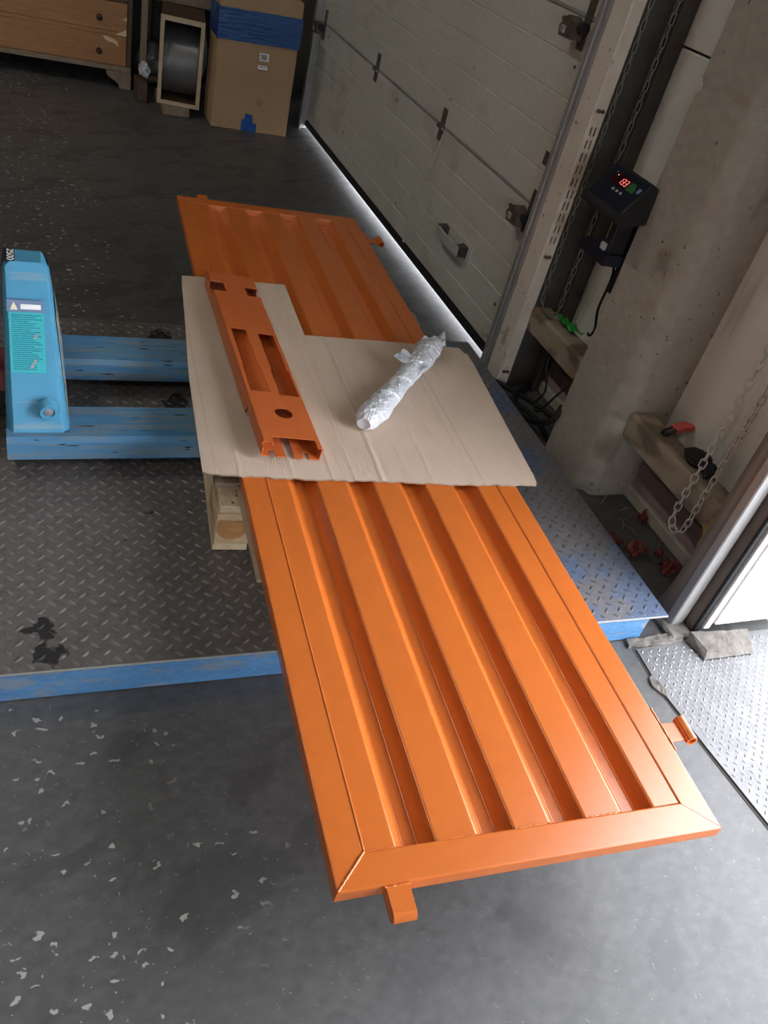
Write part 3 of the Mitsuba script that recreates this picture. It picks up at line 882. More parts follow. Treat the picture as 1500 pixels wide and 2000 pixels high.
# ------------------------------------------------------------------ the orange panel
PT = 0.0041
ux = np.array([math.cos(PANEL_YAW), math.sin(PANEL_YAW), 0])
uy = np.array([-math.sin(PANEL_YAW) * math.cos(PT), math.cos(PANEL_YAW) * math.cos(PT), math.sin(PT)])
uz = np.cross(ux, uy)
PO = np.array([1.1363, 0.4683, 0.280])
MP = np.eye(4); MP[:3, 0], MP[:3, 1], MP[:3, 2], MP[:3, 3] = ux, uy, uz, PO
PW, PL, FW, TH = 0.742, 2.822, 0.060, 0.030
gpn = thing('metal_gate_panel', 'long orange powder-coated gate panel with a mitred frame and ribbed sheet infill', 'gate panel')


def P_(m):
    return placed(m, MP)


def rail(across0, sgn, length, horizontal):
    """A mitred tube. across0: outer edge coordinate; sgn: direction inwards; runs 0..length."""
    r = 0.004
    cs = []
    for (cu, ch, a0) in ((r, -r, 180), (FW - r, -r, 90), (FW - r, -TH + r, 0), (r, -TH + r, 270)):
        for k in range(4):
            a = math.radians(a0 - 30 * k)
            cs.append((cu + r * math.cos(a), ch + r * math.sin(a)))
    pts = []
    for (u, h) in cs:
        for e in (0, 1):
            along = (u + 0.0006) if e == 0 else length - u - 0.0006
            w = across0 + sgn * u
            pts.append((along - PW, w, h) if horizontal else (w, along, h))
    return hull(pts)


add(gpn + '__side_rail', P_(rail(-PW, 1, PL, False)), 'm_orange', 40)
add(gpn + '__side_rail', P_(rail(0, -1, PL, False)), 'm_orange', 40)
add(gpn + '__end_rail', P_(rail(0, 1, PW, True)), 'm_orange', 40)
add(gpn + '__end_rail', P_(rail(PL, -1, PW, True)), 'm_orange', 40)
# ribbed sheet
G, GS, GB, GD = [-0.5915, -0.4440, -0.3015, -0.1535], 0.022, 0.0135, 0.0275
key = [(-PW + FW + 0.0006, 0.0)]
for g in G:
    key += [(g - GB - GS, 0.0), (g - GB, -GD), (g + GB, -GD), (g + GB + GS, 0.0)]
key.append((-FW - 0.0012, 0.0))


def fillet(pts, r=0.004, n=5):
    out = [np.array(pts[0], float)]
    for i in range(1, len(pts) - 1):
        a, b, c = (np.array(pts[k], float) for k in (i - 1, i, i + 1))
        u, w = (a - b) / np.linalg.norm(a - b), (c - b) / np.linalg.norm(c - b)
        p0, p1 = b + u * r, b + w * r
        for t in np.linspace(0, 1, n):
            out.append((1 - t) ** 2 * p0 + 2 * t * (1 - t) * b + t * t * p1)
    out.append(np.array(pts[-1], float))
    return np.array(out)


top = fillet(key)
bot = top[::-1] + [0, -0.0016]
sheet_poly = Polygon(np.vstack([top, bot]))
sh = prism(Polygon(np.vstack([top, bot])), 'y', FW + 0.0004, PL - FW - 0.0004)
sh.apply_translation([0, 0, -0.0012])
add(gpn + '__ribbed_sheet', P_(sh), 'm_orange', 32)
# weld beads: mitres on the left, stitches where the ribs meet the end rails, side seam
wr_ = np.random.default_rng(11)


def bead(a, b, r, n=26, wob=0.25):
    t = np.linspace(0, 1, n)[:, None]
    p = np.array(a) * (1 - t) + np.array(b) * t
    return tube(p, r * (1 + wob * (wr_.random(n) - 0.5) * 2), 6)


add(gpn + '__weld_bead', P_(bead((-PW + 0.003, 0.003, -0.0006), (-PW + FW, FW, -0.0006), 0.0028)), 'm_orange', 60)
add(gpn + '__weld_bead', P_(bead((-PW + 0.003, PL - 0.003, -0.0006), (-PW + FW, PL - FW, -0.0006), 0.0022)), 'm_orange', 60)
add(gpn + '__weld_bead', P_(bead((-PW + FW + 0.0002, FW, -0.0009), (-PW + FW + 0.0002, PL - FW, -0.0009), 0.0024, 90, 0.05)), 'm_orange', 60)
flats = [(-PW + FW, G[0] - GB - GS), (G[0] + GB + GS, G[1] - GB - GS), (G[1] + GB + GS, G[2] - GB - GS), (G[2] + GB + GS, G[3] - GB - GS), (G[3] + GB + GS, -FW)]
for (a0, a1) in flats[:4]:
    add(gpn + '__weld_bead', P_(bead((a0 + 0.002, FW, -0.0014), (a1 - 0.002, FW, -0.0014), 0.0014, 24, 0.5)), 'm_orange', 60)


def tab(a0, a1, b0, outward):
    """A flat bar bent back on itself: rounded nose."""
    h0, h1, L_ = -0.001, -0.026, 0.053
    r = (h0 - h1) / 2
    prof = [(0, h1)] + [(L_ - r + r * math.sin(t), (h0 + h1) / 2 - r * math.cos(t)) for t in np.linspace(0, math.pi, 13)] + [(0, h0)]
    P = [(a, b0 + outward * q, h) for (q, h) in prof for a in (a0, a1)]
    return hull(P)


add(gpn + '__latch_tab', P_(tab(-0.661, -0.622, 0.0, -1)), 'm_orange', 30)
add(gpn + '__latch_tab', P_(tab(-0.660, -0.621, PL, 1)), 'm_orange', 30)
add(gpn + '__weld_bead', P_(bead((-0.663, -0.0015, -0.002), (-0.620, -0.0015, -0.002), 0.0026, 18)), 'm_orange', 60)


def hinge(b0, b1, c0, c1):
    k, i = gpn + '__hinge', 0
    while any(s.startswith(k + '__') for s in scene):
        i += 1
        k = f'{gpn}__hinge_{i:03d}'
    add(k + '__base_plate', P_(box(0.0, 0.006, b0, b1, -0.027, -0.003, 0.0012)), 'm_orange', 30)
    add(k + '__arm', P_(box(0.006, 0.052, c0, c1, -0.016, -0.010, 0.001)), 'm_orange', 30)
    n = 20
    t = np.linspace(0, 2 * np.pi, n, endpoint=False)
    ring = Polygon([(0.0125 * math.cos(a), 0.0125 * math.sin(a)) for a in t], [[(0.0085 * math.cos(a), 0.0085 * math.sin(a)) for a in t[::-1]]])
    bm = prism(ring, 'y', c0 - 0.006, c1 + 0.006)
    bm.apply_translation([0.060, 0, -0.010])
    add(k + '__barrel', P_(bm), 'm_orange', 40)
    add(k + '__weld_bead', P_(bead((0.002, b0, -0.0025), (0.002, b1, -0.0025), 0.0032, 22, 0.4)), 'm_orange', 60)


hinge(0.168, 0.268, 0.193, 0.236)
hinge(2.575, 2.675, 2.597, 2.640)

# packing between the pallet and the panel
un = thing('cardboard_packing_strip', 'folded brown cardboard strip sticking out under the left edge of the orange panel', 'cardboard')
uz0 = 0.2405
add(un, hull([(0.446, 1.535, uz0), (0.429, 1.217, uz0), (0.62, 1.205, uz0), (0.70, 1.495, uz0), (0.446, 1.535, uz0 + 0.0105), (0.429, 1.217, uz0 + 0.0100), (0.62, 1.205, uz0 + 0.0100), (0.70, 1.495, uz0 + 0.0105)]), 'm_card_dull')

# ------------------------------------------------------------------ cardboard sheet on top
cb = thing('cardboard_sheet', 'large pale brown corrugated cardboard sheet laid across the orange panel', 'cardboard sheet')
left = np.array([(1.024, -0.832), (1.163, -0.829), (1.397, -0.827), (1.557, -0.819), (1.736, -0.808), (2.089, -0.790)])


def b_low(a):
    return float(np.interp(a, [-0.84, -0.82, -0.793, -0.708, -0.582, -0.388, -0.169, 0.059, 0.0705, 0.12], [1.045, 1.034, 1.024, 1.019, 1.009, 1.007, 0.995, 0.997, 1.022, 1.70])
                 + 0.0015 * math.sin(a * 70) + 0.0012 * math.sin(a * 163))


def b_high(a):
    if a < -0.440:
        return float(np.interp(a, [-0.84, -0.79, -0.44], [1.30, 2.088, 2.090]) if a > -0.83 else 1.10)
    return float(np.interp(a, [-0.44, 0.102, 0.1045, 0.12], [1.742, 1.738, 1.706, 1.704]))


creases = [(-0.385, 0.0022, 0.005), (-0.372, -0.0016, 0.004), (-0.452, 0.0014, 0.003), (-0.61, 0.0012, 0.004), (-0.74, 0.001, 0.004), (-0.30, 0.0008, 0.003), (-0.24, 0.0008, 0.003), (-0.18, 0.0007, 0.003), (-0.12, 0.0009, 0.003),
           (-0.06, 0.0006, 0.003), (-0.52, 0.0012, 0.003), (-0.497, -0.0008, 0.003)]


def card_h(a, b):
    h = 0.0052 + sum(k * np.exp(-((a - c - 0.006 * np.sin(b * 3 + c * 40)) / w) ** 2) for c, k, w in creases)
    h = h + 0.003 * (meshkit.fbm(np.stack([a * 5, b * 4, b * 0], -1), 2, seed=4) - 0.5)
    over = np.clip(-PW - a, 0, 1)
    h = h - 0.25 * over ** 1.5 + 0.02 * over
    overr = np.clip(a - 0.0, 0, 1)
    return np.maximum(h, 0.0044) * (over <= 0) + h * (over > 0) - 0.10 * overr ** 1.5


a_cols = np.concatenate([np.arange(-0.832, -0.4412, 0.004), [-0.4402, -0.4398], np.arange(-0.436, 0.119, 0.004)])
NB = 60
GA, GBm, GH = [], [], []
for a in a_cols:
    lo, hi = b_low(a), b_high(a)
    # left edge: columns there start and end where the wavy outline lets them
    if a < -0.79:
        lo = max(lo, float(np.interp(a, [-0.834, -0.832, -0.79], [1.036, 1.036, 1.022])))
        hi = min(hi, float(np.interp(-a, -left[::-1, 1][::-1][::-1] if False else left[::-1, 1] * -1, left[::-1, 0])))
    hi = max(hi, lo + 0.01)
    b = lo + (hi - lo) * np.linspace(0, 1, NB)
    GA.append(np.full(NB, a)); GBm.append(b)
GA, GBm = np.array(GA), np.array(GBm)
GH = card_h(GA, GBm)


def layer(z_off, th):
    top_ = np.stack([GA, GBm, GH + z_off], -1)
    bot_ = top_ - [0, 0, th]
    n0, n1 = GA.shape
    V = np.vstack([top_.reshape(-1, 3), bot_.reshape(-1, 3)])
    i, j = np.meshgrid(np.arange(n0 - 1), np.arange(n1 - 1), indexing='ij')
    A = i * n1 + j
    q = np.stack([A, A + n1, A + n1 + 1, A + 1], -1).reshape(-1, 4)
    N = n0 * n1
    Fq = [q, q[:, ::-1] + N]
    loop = [k * n1 for k in range(n0)] + [(n0 - 1) * n1 + k for k in range(1, n1)] + [k * n1 + n1 - 1 for k in range(n0 - 2, -1, -1)] + [k for k in range(n1 - 2, 0, -1)]
    loop = np.array(loop)
    nx_ = np.roll(loop, -1)
    Fq.append(np.stack([nx_, loop, loop + N, nx_ + N], -1))
    Fq = np.vstack(Fq)
    return trimesh.Trimesh(V, np.vstack([Fq[:, [0, 1, 2]], Fq[:, [0, 2, 3]]]), process=False)


add(cb + '__top_liner', P_(layer(0.0, 0.0005)), 'm_card', 40)
add(cb + '__bottom_liner', P_(layer(-0.0036, 0.0005)), 'm_card_dull', 40)
# fluting between the liners, a ribbon along the near and the right-hand edges
fa = np.arange(-0.80, 0.055, 0.00125)
rib = np.stack([fa, np.array([b_low(a) for a in fa]) + 0.0006], -1)


def flute_ribbon(off):
    h = card_h(rib[:, 0], rib[:, 1]) - 0.00205 + 0.00145 * np.sin(rib[:, 0] * 2 * np.pi / 0.0075)
    return np.column_stack([rib[:, 0], rib[:, 1] + off, h])


r0, r1 = flute_ribbon(0.0), flute_ribbon(0.03)
VV = np.vstack([r0, r1, r0 - [0, 0, 0.0004], r1 - [0, 0, 0.0004]])
n = len(r0)
i = np.arange(n - 1)
FQ = np.vstack([np.stack([i, i + 1, i + 1 + n, i + n], -1), np.stack([i + 2 * n, i + 3 * n, i + 1 + 3 * n, i + 1 + 2 * n], -1), np.stack([i, i + 2 * n, i + 2 * n + 1, i + 1], -1)])
add(cb + '__fluting', P_(trimesh.Trimesh(VV, np.vstack([FQ[:, [0, 1, 2]], FQ[:, [0, 2, 3]]]), process=False)), 'm_card_dull')

# ------------------------------------------------------------------ slotted orange channel on the cardboard
br = thing('steel_channel', 'orange slotted steel channel with cut-outs lying on the left of the cardboard', 'steel channel')
BW, BL, BH, BT = 0.155, 0.942, 0.036, 0.0022
rr = 0.004
outer = sbox(rr, rr, BW - rr, BH - rr).buffer(rr, 5)
inn = sbox(rr, rr, BW - rr, BH - rr).buffer(rr - BT, 5)
prof = outer.difference(inn)
bm = prism(prof, 'y', 0, BL)
body = man(trimesh.Trimesh(bm.vertices, bm.faces, process=True))


def cut(poly, z0, z1):
    m = trimesh.creation.extrude_polygon(poly, z1 - z0, engine='earcut')
    m.apply_translation([0, 0, z0])
    return man(m)


ZT = (BH - 0.006, BH + 0.01)
cuts = [
    cut(sbox(0.066, -0.02, 0.089, 0.15), -0.01, 0.010),
    cut(Polygon([(-0.01, 0.81), (0.043, 0.81), (0.043, 0.876), (-0.01, 0.876)]), BH - 0.020, BH + 0.01),
    cut(Polygon([(0.110, 0.806), (0.17, 0.806), (0.17, 0.866), (0.110, 0.866)]), BH - 0.020, BH + 0.01),
    cut(Polygon([(0.016, 0.372), (0.0125, 0.368), (0.0125, 0.241), (0.0665, 0.241), (0.0665, 0.364), (0.0605, 0.372), (0.0605, 0.577), (0.016, 0.577)]), *ZT),
    cut(Polygon([(0.096, 0.366), (0.092, 0.362), (0.092, 0.234), (0.1465, 0.234), (0.1465, 0.360), (0.1425, 0.366), (0.1425, 0.566), (0.096, 0.566)]), *ZT),
    cut(Point(0.083, 0.146).buffer(0.0235, 10), *ZT),
    cut(sbox(0.027, -0.02, 0.141, 0.036).buffer(-0.006).buffer(0.006, 5), *ZT),
    cut(sbox(-0.01, -0.02, 0.02, 0.012), BH - 0.012, BH + 0.01),
    cut(sbox(0.024, -0.02, 0.040, 0.026).buffer(-0.007).buffer(0.007, 6), -0.01, 0.008),
    cut(sbox(0.112, -0.02, 0.128, 0.026).buffer(-0.007).buffer(0.007, 6), -0.01, 0.008),
    cut(sbox(-0.01, 0.185, 0.008, 0.215), -0.01, 0.012),
]
for c in cuts:
    body = body - c
leg_ = trimesh.creation.box(extents=(BT, 0.735, 0.018))
leg_.apply_translation([BT / 2, 0.5725, -0.0015])
body = body + man(leg_)
SLP = 0.10
bv = np.array([-0.034, 0.942, 0.0035]); bv /= np.linalg.norm(bv)
bn = np.array([SLP, 0, 1.0]); bn -= bv * (bn @ bv); bn /= np.linalg.norm(bn)
bu = np.cross(bv, bn)
MB = np.eye(4); MB[:3, 0], MB[:3, 1], MB[:3, 2] = bu, bv, bn
MB[:3, 3] = np.array([-0.685, 1.081, 0.0580]) - bn * BH
add(br + '__body', P_(placed(to_tri(body), MB)), 'm_orange_satin', 25)

# ------------------------------------------------------------------ bubble-wrapped roll
bw = thing('bubble_wrapped_roll', 'long part wrapped in clear bubble film lying across the right of the cardboard', 'wrapped part')
A0, A1 = np.array([-0.020, 1.684, 0.040]), np.array([-0.388, 1.212, 0.038])
NS, NR = 300, 120
ax = (A1 - A0) / np.linalg.norm(A1 - A0)
sd = np.cross(ax, [0, 0, 1.0]); sd /= np.linalg.norm(sd)
up_ = np.cross(sd, ax)
tt = np.linspace(0, 1, NS)
V = []
for k, t in enumerate(tt):
    ang = np.linspace(0, 2 * np.pi, NR, endpoint=False)
    c = A0 + (A1 - A0) * t
    q = np.stack([np.cos(ang) * 1.6, np.sin(ang) * 1.6, np.full(NR, t * 11)], -1)
    rad = 0.0335 * (1 + 0.40 * (meshkit.fbm(q, 3, seed=21) - 0.5)) + 0.006 * (meshkit.fbm(q * [3, 3, 4.5], 3, seed=8) - 0.5)
    bu_, bv_ = ang / (2 * np.pi) * 20, t * 56
    row = np.floor(bv_)
    rad = rad + 0.0014 * np.clip(1 - 4.2 * (((bu_ + 0.5 * (row % 2)) % 1 - 0.5) ** 2 + (bv_ - row - 0.5) ** 2), 0, 1) ** 0.6
    rad = rad * (0.90 + 0.10 * math.sin(t * 3 * math.pi)) * min(1.0, 0.80 + t * 3) * min(1.0, 0.55 + (1 - t) * 9)
    spiral = 0.0035 * ((ang / (2 * np.pi) + t * 5.0) % 1.0)
    rad = rad + spiral
    p = c + np.cos(ang)[:, None] * rad[:, None] * sd + np.sin(ang)[:, None] * rad[:, None] * up_ * 0.92
    p[:, 2] = np.maximum(p[:, 2], 0.0062 + 0.002 * meshkit.noise(q * 2))
    V.append(p)
V = np.vstack(V)
i, j = np.meshgrid(np.arange(NS - 1), np.arange(NR), indexing='ij')
A, B = i * NR + j, i * NR + (j + 1) % NR
F = np.stack([A, A + NR, B + NR, B], -1).reshape(-1, 4)
F = np.vstack([F[:, [0, 1, 2]], F[:, [0, 2, 3]]])
n0 = len(V)
V = np.vstack([V, V[:NR].mean(0) + ax * 0.02, V[-NR:].mean(0) - ax * 0.012])
caps = [[n0, j, (j + 1) % NR] for j in range(NR)] + [[n0 + 1, (NS - 1) * NR + (j + 1) % NR, (NS - 1) * NR + j] for j in range(NR)]
wrap = trimesh.Trimesh(V, np.vstack([F, caps]), process=False)
add(bw + '__wrap', P_(wrap), 'm_bubble', 60)


def crumple(center, du, dv, nu, nv, amp, seed, th=0.0008, floor_=0.006):
    """A small crumpled flap of film."""
    a, b = np.meshgrid(np.linspace(-1, 1, nu), np.linspace(-1, 1, nv), indexing='ij')
    q = np.stack([a * 2, b * 2, a * 0 + seed], -1)
    nrm = np.cross(du, dv); nrm = nrm / np.linalg.norm(nrm)
    edge = 1 + (0.25 if floor_ > 0 else 0.6) * (meshkit.fbm(q * 1.3, 3, seed=seed) - 0.5)
    P = np.array(center) + (a * edge)[..., None] * np.array(du) + (b * edge)[..., None] * np.array(dv) + ((meshkit.fbm(q, 3, seed=seed + 3) - 0.5) * 2 * amp)[..., None] * nrm
    P = P.reshape(-1, 3)
    P[:, 2] = np.maximum(P[:, 2], floor_)
    i, j = np.meshgrid(np.arange(nu - 1), np.arange(nv - 1), indexing='ij')
    A = i * nv + j
    f = np.stack([A, A + nv, A + nv + 1, A + 1], -1).reshape(-1, 4)
    f = np.vstack([f[:, [0, 1, 2]], f[:, [0, 2, 3]]])
    N = len(P)
    return trimesh.Trimesh(np.vstack([P, P - nrm * th]), np.vstack([f, f[:, ::-1] + N]), process=False)


for s_, (c, du, dv) in enumerate((((-0.012, 1.684, 0.050), (0.026, 0.004, 0.010), (0.008, 0.032, 0.004)), ((-0.060, 1.650, 0.056), (0.016, 0.012, 0.010), (-0.018, 0.026, 0.0)),
                                  ((-0.16, 1.525, 0.060), (0.022, 0.016, 0.004), (-0.030, 0.040, 0.003)))):
    add(bw + '__film_flap', P_(crumple(c, np.array(du), np.array(dv), 20, 20, 0.010, 3 + s_)), 'm_film', 60)

# ------------------------------------------------------------------ chains
CH = {'m_chain': (0.0026, 0.0262, 0.0088), 'm_chain_dark': (0.0020, 0.0300, 0.0056)}        # wire radius, pitch, half width


def link_mesh(LR, LP, w):
    a = LP / 2 + LR
    st = a - w
    pts = [(-w * math.cos(t + math.pi / 2), 0, st + w * math.sin(t + math.pi / 2)) for t in np.linspace(-math.pi / 2, math.pi / 2, 9)]
    pts += [(-w * math.cos(t + math.pi / 2), 0, -st + w * math.sin(t + math.pi / 2)) for t in np.linspace(math.pi / 2, 3 * math.pi / 2, 9)]
    p = np.array(pts)
    n, sides = len(p), 8
    t_ = np.roll(p, -1, 0) - np.roll(p, 1, 0)
    t_ /= np.linalg.norm(t_, axis=1, keepdims=True)
    yv = np.array([0, 1.0, 0])
    ang = np.arange(sides) * 2 * np.pi / sides
    V = np.vstack([p[k] + LR * (np.cos(ang)[:, None] * yv + np.sin(ang)[:, None] * np.cross(t_[k], yv)) for k in range(n)])
    i, j = np.meshgrid(np.arange(n), np.arange(sides), indexing='ij')
    A, B = i * sides + j, i * sides + (j + 1) % sides
    C, D = ((i + 1) % n) * sides + (j + 1) % sides, ((i + 1) % n) * sides + j
    F = np.stack([A, B, C, D], -1).reshape(-1, 4)
    return trimesh.Trimesh(V, np.vstack([F[:, [0, 1, 2]], F[:, [0, 2, 3]]]), process=False)


LINK = {nm: mikit.ply(link_mesh(*CH[nm]), nm, smooth=60) for nm in CH}


def chain(name, label, path, m_, group=None):
    """Links threaded along a polyline."""
    c = thing(name, label, 'chain', group)
    p = np.asarray(path, float)
    s = np.concatenate([[0], np.cumsum(np.linalg.norm(np.diff(p, axis=0), axis=1))])
    LP = CH[m_][1]
    n = int(s[-1] / LP)
    twist = 0.35
    cr = np.random.default_rng(len(scene))
    for k in range(n):
        q0 = np.array([np.interp(k * LP, s, p[:, d]) for d in range(3)])
        q1 = np.array([np.interp((k + 1) * LP, s, p[:, d]) for d in range(3)])
        d = (q1 - q0) / (np.linalg.norm(q1 - q0) + 1e-9)
        ref = np.array([0.75, -0.65, 0]) if abs(d[2]) > 0.5 else np.array([0, 0, 1.0])
        x = ref - d * (ref @ d); x /= np.linalg.norm(x)
        y = np.cross(d, x)
        a = (math.pi / 2 if k % 2 else 0) + twist + 0.18 * (cr.random() - 0.5)
        X, Y = math.cos(a) * x + math.sin(a) * y, -math.sin(a) * x + math.cos(a) * y
        M = np.eye(4); M[:3, 0], M[:3, 1], M[:3, 2], M[:3, 3] = X, Y, d, (q0 + q1) / 2
        key = c + '__link' + (f'_{k:03d}' if k else '')
        scene[key] = {**LINK[m_], 'to_world': T(M)}
    return c


def loop(xa, ya, xb, yb, zb, zt):
    P = [(xa, ya, zt), (xa, ya, zb + 0.05)]
    for t in np.linspace(0, math.pi, 9):
        P.append(((xa + xb) / 2 + (xa - xb) / 2 * math.cos(t), (ya + yb) / 2 + (ya - yb) / 2 * math.cos(t), zb + 0.05 - 0.05 * math.sin(t)))
    return P + [(xb, yb, zb + 0.05), (xb, yb, zt)]


chain('hoist_chain', 'bright steel hand chain hanging in a loop beside the open doorway', loop(1.724, 1.396, 1.722, 1.334, 0.175, 1.62), 'm_chain')
chain('hoist_chain', 'dull steel hand chain hanging in a loop beside the slotted door track', loop(1.748, 2.43, 1.752, 2.310, 0.352, 1.72), 'm_chain_dark')

# ------------------------------------------------------------------ weighing indicator
si = thing('scale_display', 'black weighing indicator with glowing red digits beside the concrete column', 'weighing display')
IY0, IY1 = 1.985, 2.192
F0, F1 = np.array([1.580, 0.845]), np.array([1.664, 0.955])         # (x, z): lower and upper edge of the face
side = [(F0[0], F0[1]), (F1[0], F1[1]), (1.684, 0.945), (1.690, 0.842), (1.612, 0.824), (1.579, 0.836)]
hm = prism(side, 'y', IY0, IY1)
add(si + '__housing', cham_box(0, 1, 0, 1, 0, 1) if False else hull(np.vstack([[(x, y, z) for (x, z) in side] for y in (IY0, IY1)])), 'm_black_matt')
# face frame: u towards -y (reading direction), v up the slope
fu = np.array([0, -1.0, 0]); fv = np.array([F1[0] - F0[0], 0, F1[1] - F0[1]]); FVL = np.linalg.norm(fv); fv /= FVL; fn = np.cross(fu, fv)
MI = np.eye(4); MI[:3, 0], MI[:3, 1], MI[:3, 2], MI[:3, 3] = fu, fv, fn, np.array([F0[0], IY1, F0[1]])
IWD = IY1 - IY0


def I_(m):
    return placed(m, MI)


add(si + '__face_film', I_(box(0.008, IWD - 0.008, 0.020, FVL - 0.008, 0.0002, 0.0012, 0.0004)), 'm_face_film')
add(si + '__display_window', I_(box(0.040, 0.127, 0.080, 0.114, 0.0012, 0.0022, 0.0005)), 'm_window_red')
seg = {'1': 'bc', '3': 'abgcd', '2': 'abged'}


def digit(ch, x0, y0, w, h, t):
    sl = 0.12
    rect = {'a': (0.12, h - t, w - 0.12 * 0, h), 'g': (0, (h - t) / 2, 0, (h + t) / 2), 'd': (0, 0, 0, t)}
    out = []
    gap = 0.0006
    for s in seg[ch]:
        if s in 'agd':
            yy = {'a': h - t, 'g': (h - t) / 2, 'd': 0}[s]
            q = [(t * 0.6, yy), (w - t * 0.6, yy), (w - t * 0.6, yy + t), (t * 0.6, yy + t)]
        else:
            xx = {'b': w - t, 'c': w - t, 'e': 0, 'f': 0}[s]
            yy0, yy1 = (h / 2 + gap, h - t * 0.5) if s in 'bf' else (t * 0.5, h / 2 - gap)
            q = [(xx, yy0), (xx + t, yy0), (xx + t, yy1), (xx, yy1)]
        q = [(x0 + x + sl * y, y0 + y) for (x, y) in q]
        out.append(prism(q, 'z', 0.0022, 0.0028))
    return join(*out)


led = {'type': 'area', 'radiance': {'type': 'rgb', 'value': [0.024, 0.0034, 0.0028]}}
for k, (ch, xq) in enumerate((('1', 0.079), ('3', 0.093), ('3', 0.1085))):
    add(si + '__display_digit', I_(digit(ch, xq, 0.0865, 0.0112, 0.0205, 0.0024)), 'm_led', emitter=led)
led2 = {'type': 'area', 'radiance': {'type': 'rgb', 'value': [0.012, 0.007, 0.0065]}}
add(si + '__signal_lamp', I_(cyl((0.058, 0.106, 0.0022), (0.058, 0.106, 0.0030), 0.0022, 10)), 'm_led', emitter=led2)
add(si + '__status_lamp', I_(cyl((0.044, 0.112, 0.0012), (0.044, 0.112, 0.0024), 0.0022, 10)), 'm_button')
for k in range(3):
    add(si + '__button', I_(box(0.082 + k * 0.0205, 0.093 + k * 0.0205, 0.062, 0.070, 0.0012, 0.0026, 0.0006)), 'm_button')
add(si + '__green_sticker', I_(prism([(0.128, 0.082), (0.166, 0.082), (0.163, 0.097), (0.150, 0.112), (0.131, 0.110)], 'z', 0.0012, 0.0016)), 'm_green_sticker')
add(si + '__badge', I_(box(0.172, 0.186, 0.092, 0.108, 0.0012, 0.0016, 0.0002)), 'm_label_grey')
add(si + '__mount_arm', box(1.64, 1.70, 2.04, 2.075, 0.70, 0.815, 0.004), 'm_black_matt')
add(si + '__wall_bracket', hull([(1.625, 2.025, 0.690), (1.625, 2.17, 0.690), (1.74, 2.02, 0.690), (1.74, 2.17, 0.690), (1.625, 2.025, 0.725), (1.625, 2.17, 0.725), (1.74, 2.02, 0.725), (1.74, 2.17, 0.725)]), 'm_blue_steel')
add(si + '__bracket_back', box(1.70, 1.745, 2.016, 2.05, 0.60, 0.85, 0.003), 'm_blue_steel')
add(si + '__cable_clip', box(1.632, 1.642, 2.055, 2.080, 0.726, 0.748, 0.002), 'm_button')

# cables
c1 = thing('signal_cable', 'thin black cable looping from the scale display down behind the column foot', 'cable')
add(c1, tube(spline([(1.712, 2.085, 0.685), (1.740, 2.095, 0.60), (1.755, 2.115, 0.50), (1.80, 2.145, 0.415), (1.822, 2.18, 0.375), (1.85, 2.23, 0.355)], 50), 0.0042, 8), 'm_black_matt', 60)
c2 = thing('floor_cable', 'thin black cable bent in a hairpin under the wall rail beside the column', 'cable')
add(c2, tube(spline([(1.736, 2.24, 0.246), (1.725, 2.20, 0.19), (1.712, 2.165, 0.13), (1.700, 2.175, 0.085), (1.695, 2.150, 0.075), (1.690, 2.110, 0.11), (1.69, 2.06, 0.20), (1.700, 2.030, 0.27), (1.715, 2.022, 0.345)], 60), 0.0040, 8), 'm_black_matt', 60)
hs = thing('power_hose', 'thick black cable rising from the gap beside the scale to the column', 'cable')
add(hs, tube(spline([(1.86, 2.46, 0.013), (1.80, 2.40, 0.013), (1.74, 2.36, 0.012), (1.690, 2.26, 0.016), (1.682, 2.16, 0.030), (1.678, 2.08, 0.070), (1.676, 2.02, 0.12), (1.700, 2.022, 0.18)], 60), 0.0115, 10), 'm_black_matt', 60)
for k, (pts, lab) in enumerate((([(1.655, 2.50, 0.010), (1.72, 2.42, 0.010), (1.80, 2.28, 0.010), (1.83, 2.12, 0.010), (1.80, 2.03, 0.010)], 'black cable on the floor of the gap, nearest the white skirting strip'),
                                ([(1.64, 2.45, 0.0095), (1.68, 2.34, 0.0095), (1.735, 2.24, 0.0095), (1.74, 2.13, 0.0095), (1.72, 2.03, 0.0095)], 'black cable on the floor of the gap, nearest the scale'))):
    cc = thing('floor_cable', lab, 'cable', 'cables in the floor gap')
    add(cc, tube(spline(pts, 40), 0.0095, 8), 'm_black_matt', 60)

# ------------------------------------------------------------------ things on the rail and in the gap
gr = thing('green_cloth', 'bright green strip of film lying on the wall rail left of the column', 'plastic strip')
add(gr, placed(crumple((0, 0, 0), np.array([0.034, 0.0, 0.0]), np.array([0.0, 0.062, 0.0]), 18, 22, 0.016, 17, floor_=-1.0), trimesh.transformations.translation_matrix([1.800, 2.29, 0.356]) @ trimesh.transformations.rotation_matrix(0.3, [0, 1, 0]) @ trimesh.transformations.translation_matrix([0, 0, 0.004])), 'm_green_cloth', 60)
kn = thing('utility_knife', 'red and black utility knife lying on the wall rail beside the column', 'knife')
ka, kb_ = np.array([1.772, 1.618, 0.349]), np.array([1.885, 1.655, 0.352])
kd = (kb_ - ka) / np.linalg.norm(kb_ - ka); kw = np.cross([0, 0, 1.0], kd)
MK = np.eye(4); MK[:3, 0], MK[:3, 1], MK[:3, 2], MK[:3, 3] = kd, kw, np.cross(kd, kw), ka
add(kn + '__frame', placed(prism(Polygon([(0, -0.011), (0.066, -0.013), (0.066, 0.013), (0, 0.011), (-0.006, 0)]).difference(sbox(0.008, -0.004, 0.05, 0.004)), 'z', -0.006, 0.008), MK), 'm_black')
add(kn + '__slide', placed(box(0.008, 0.05, -0.0038, 0.0038, -0.004, 0.003, 0.001), MK), 'm_galv')
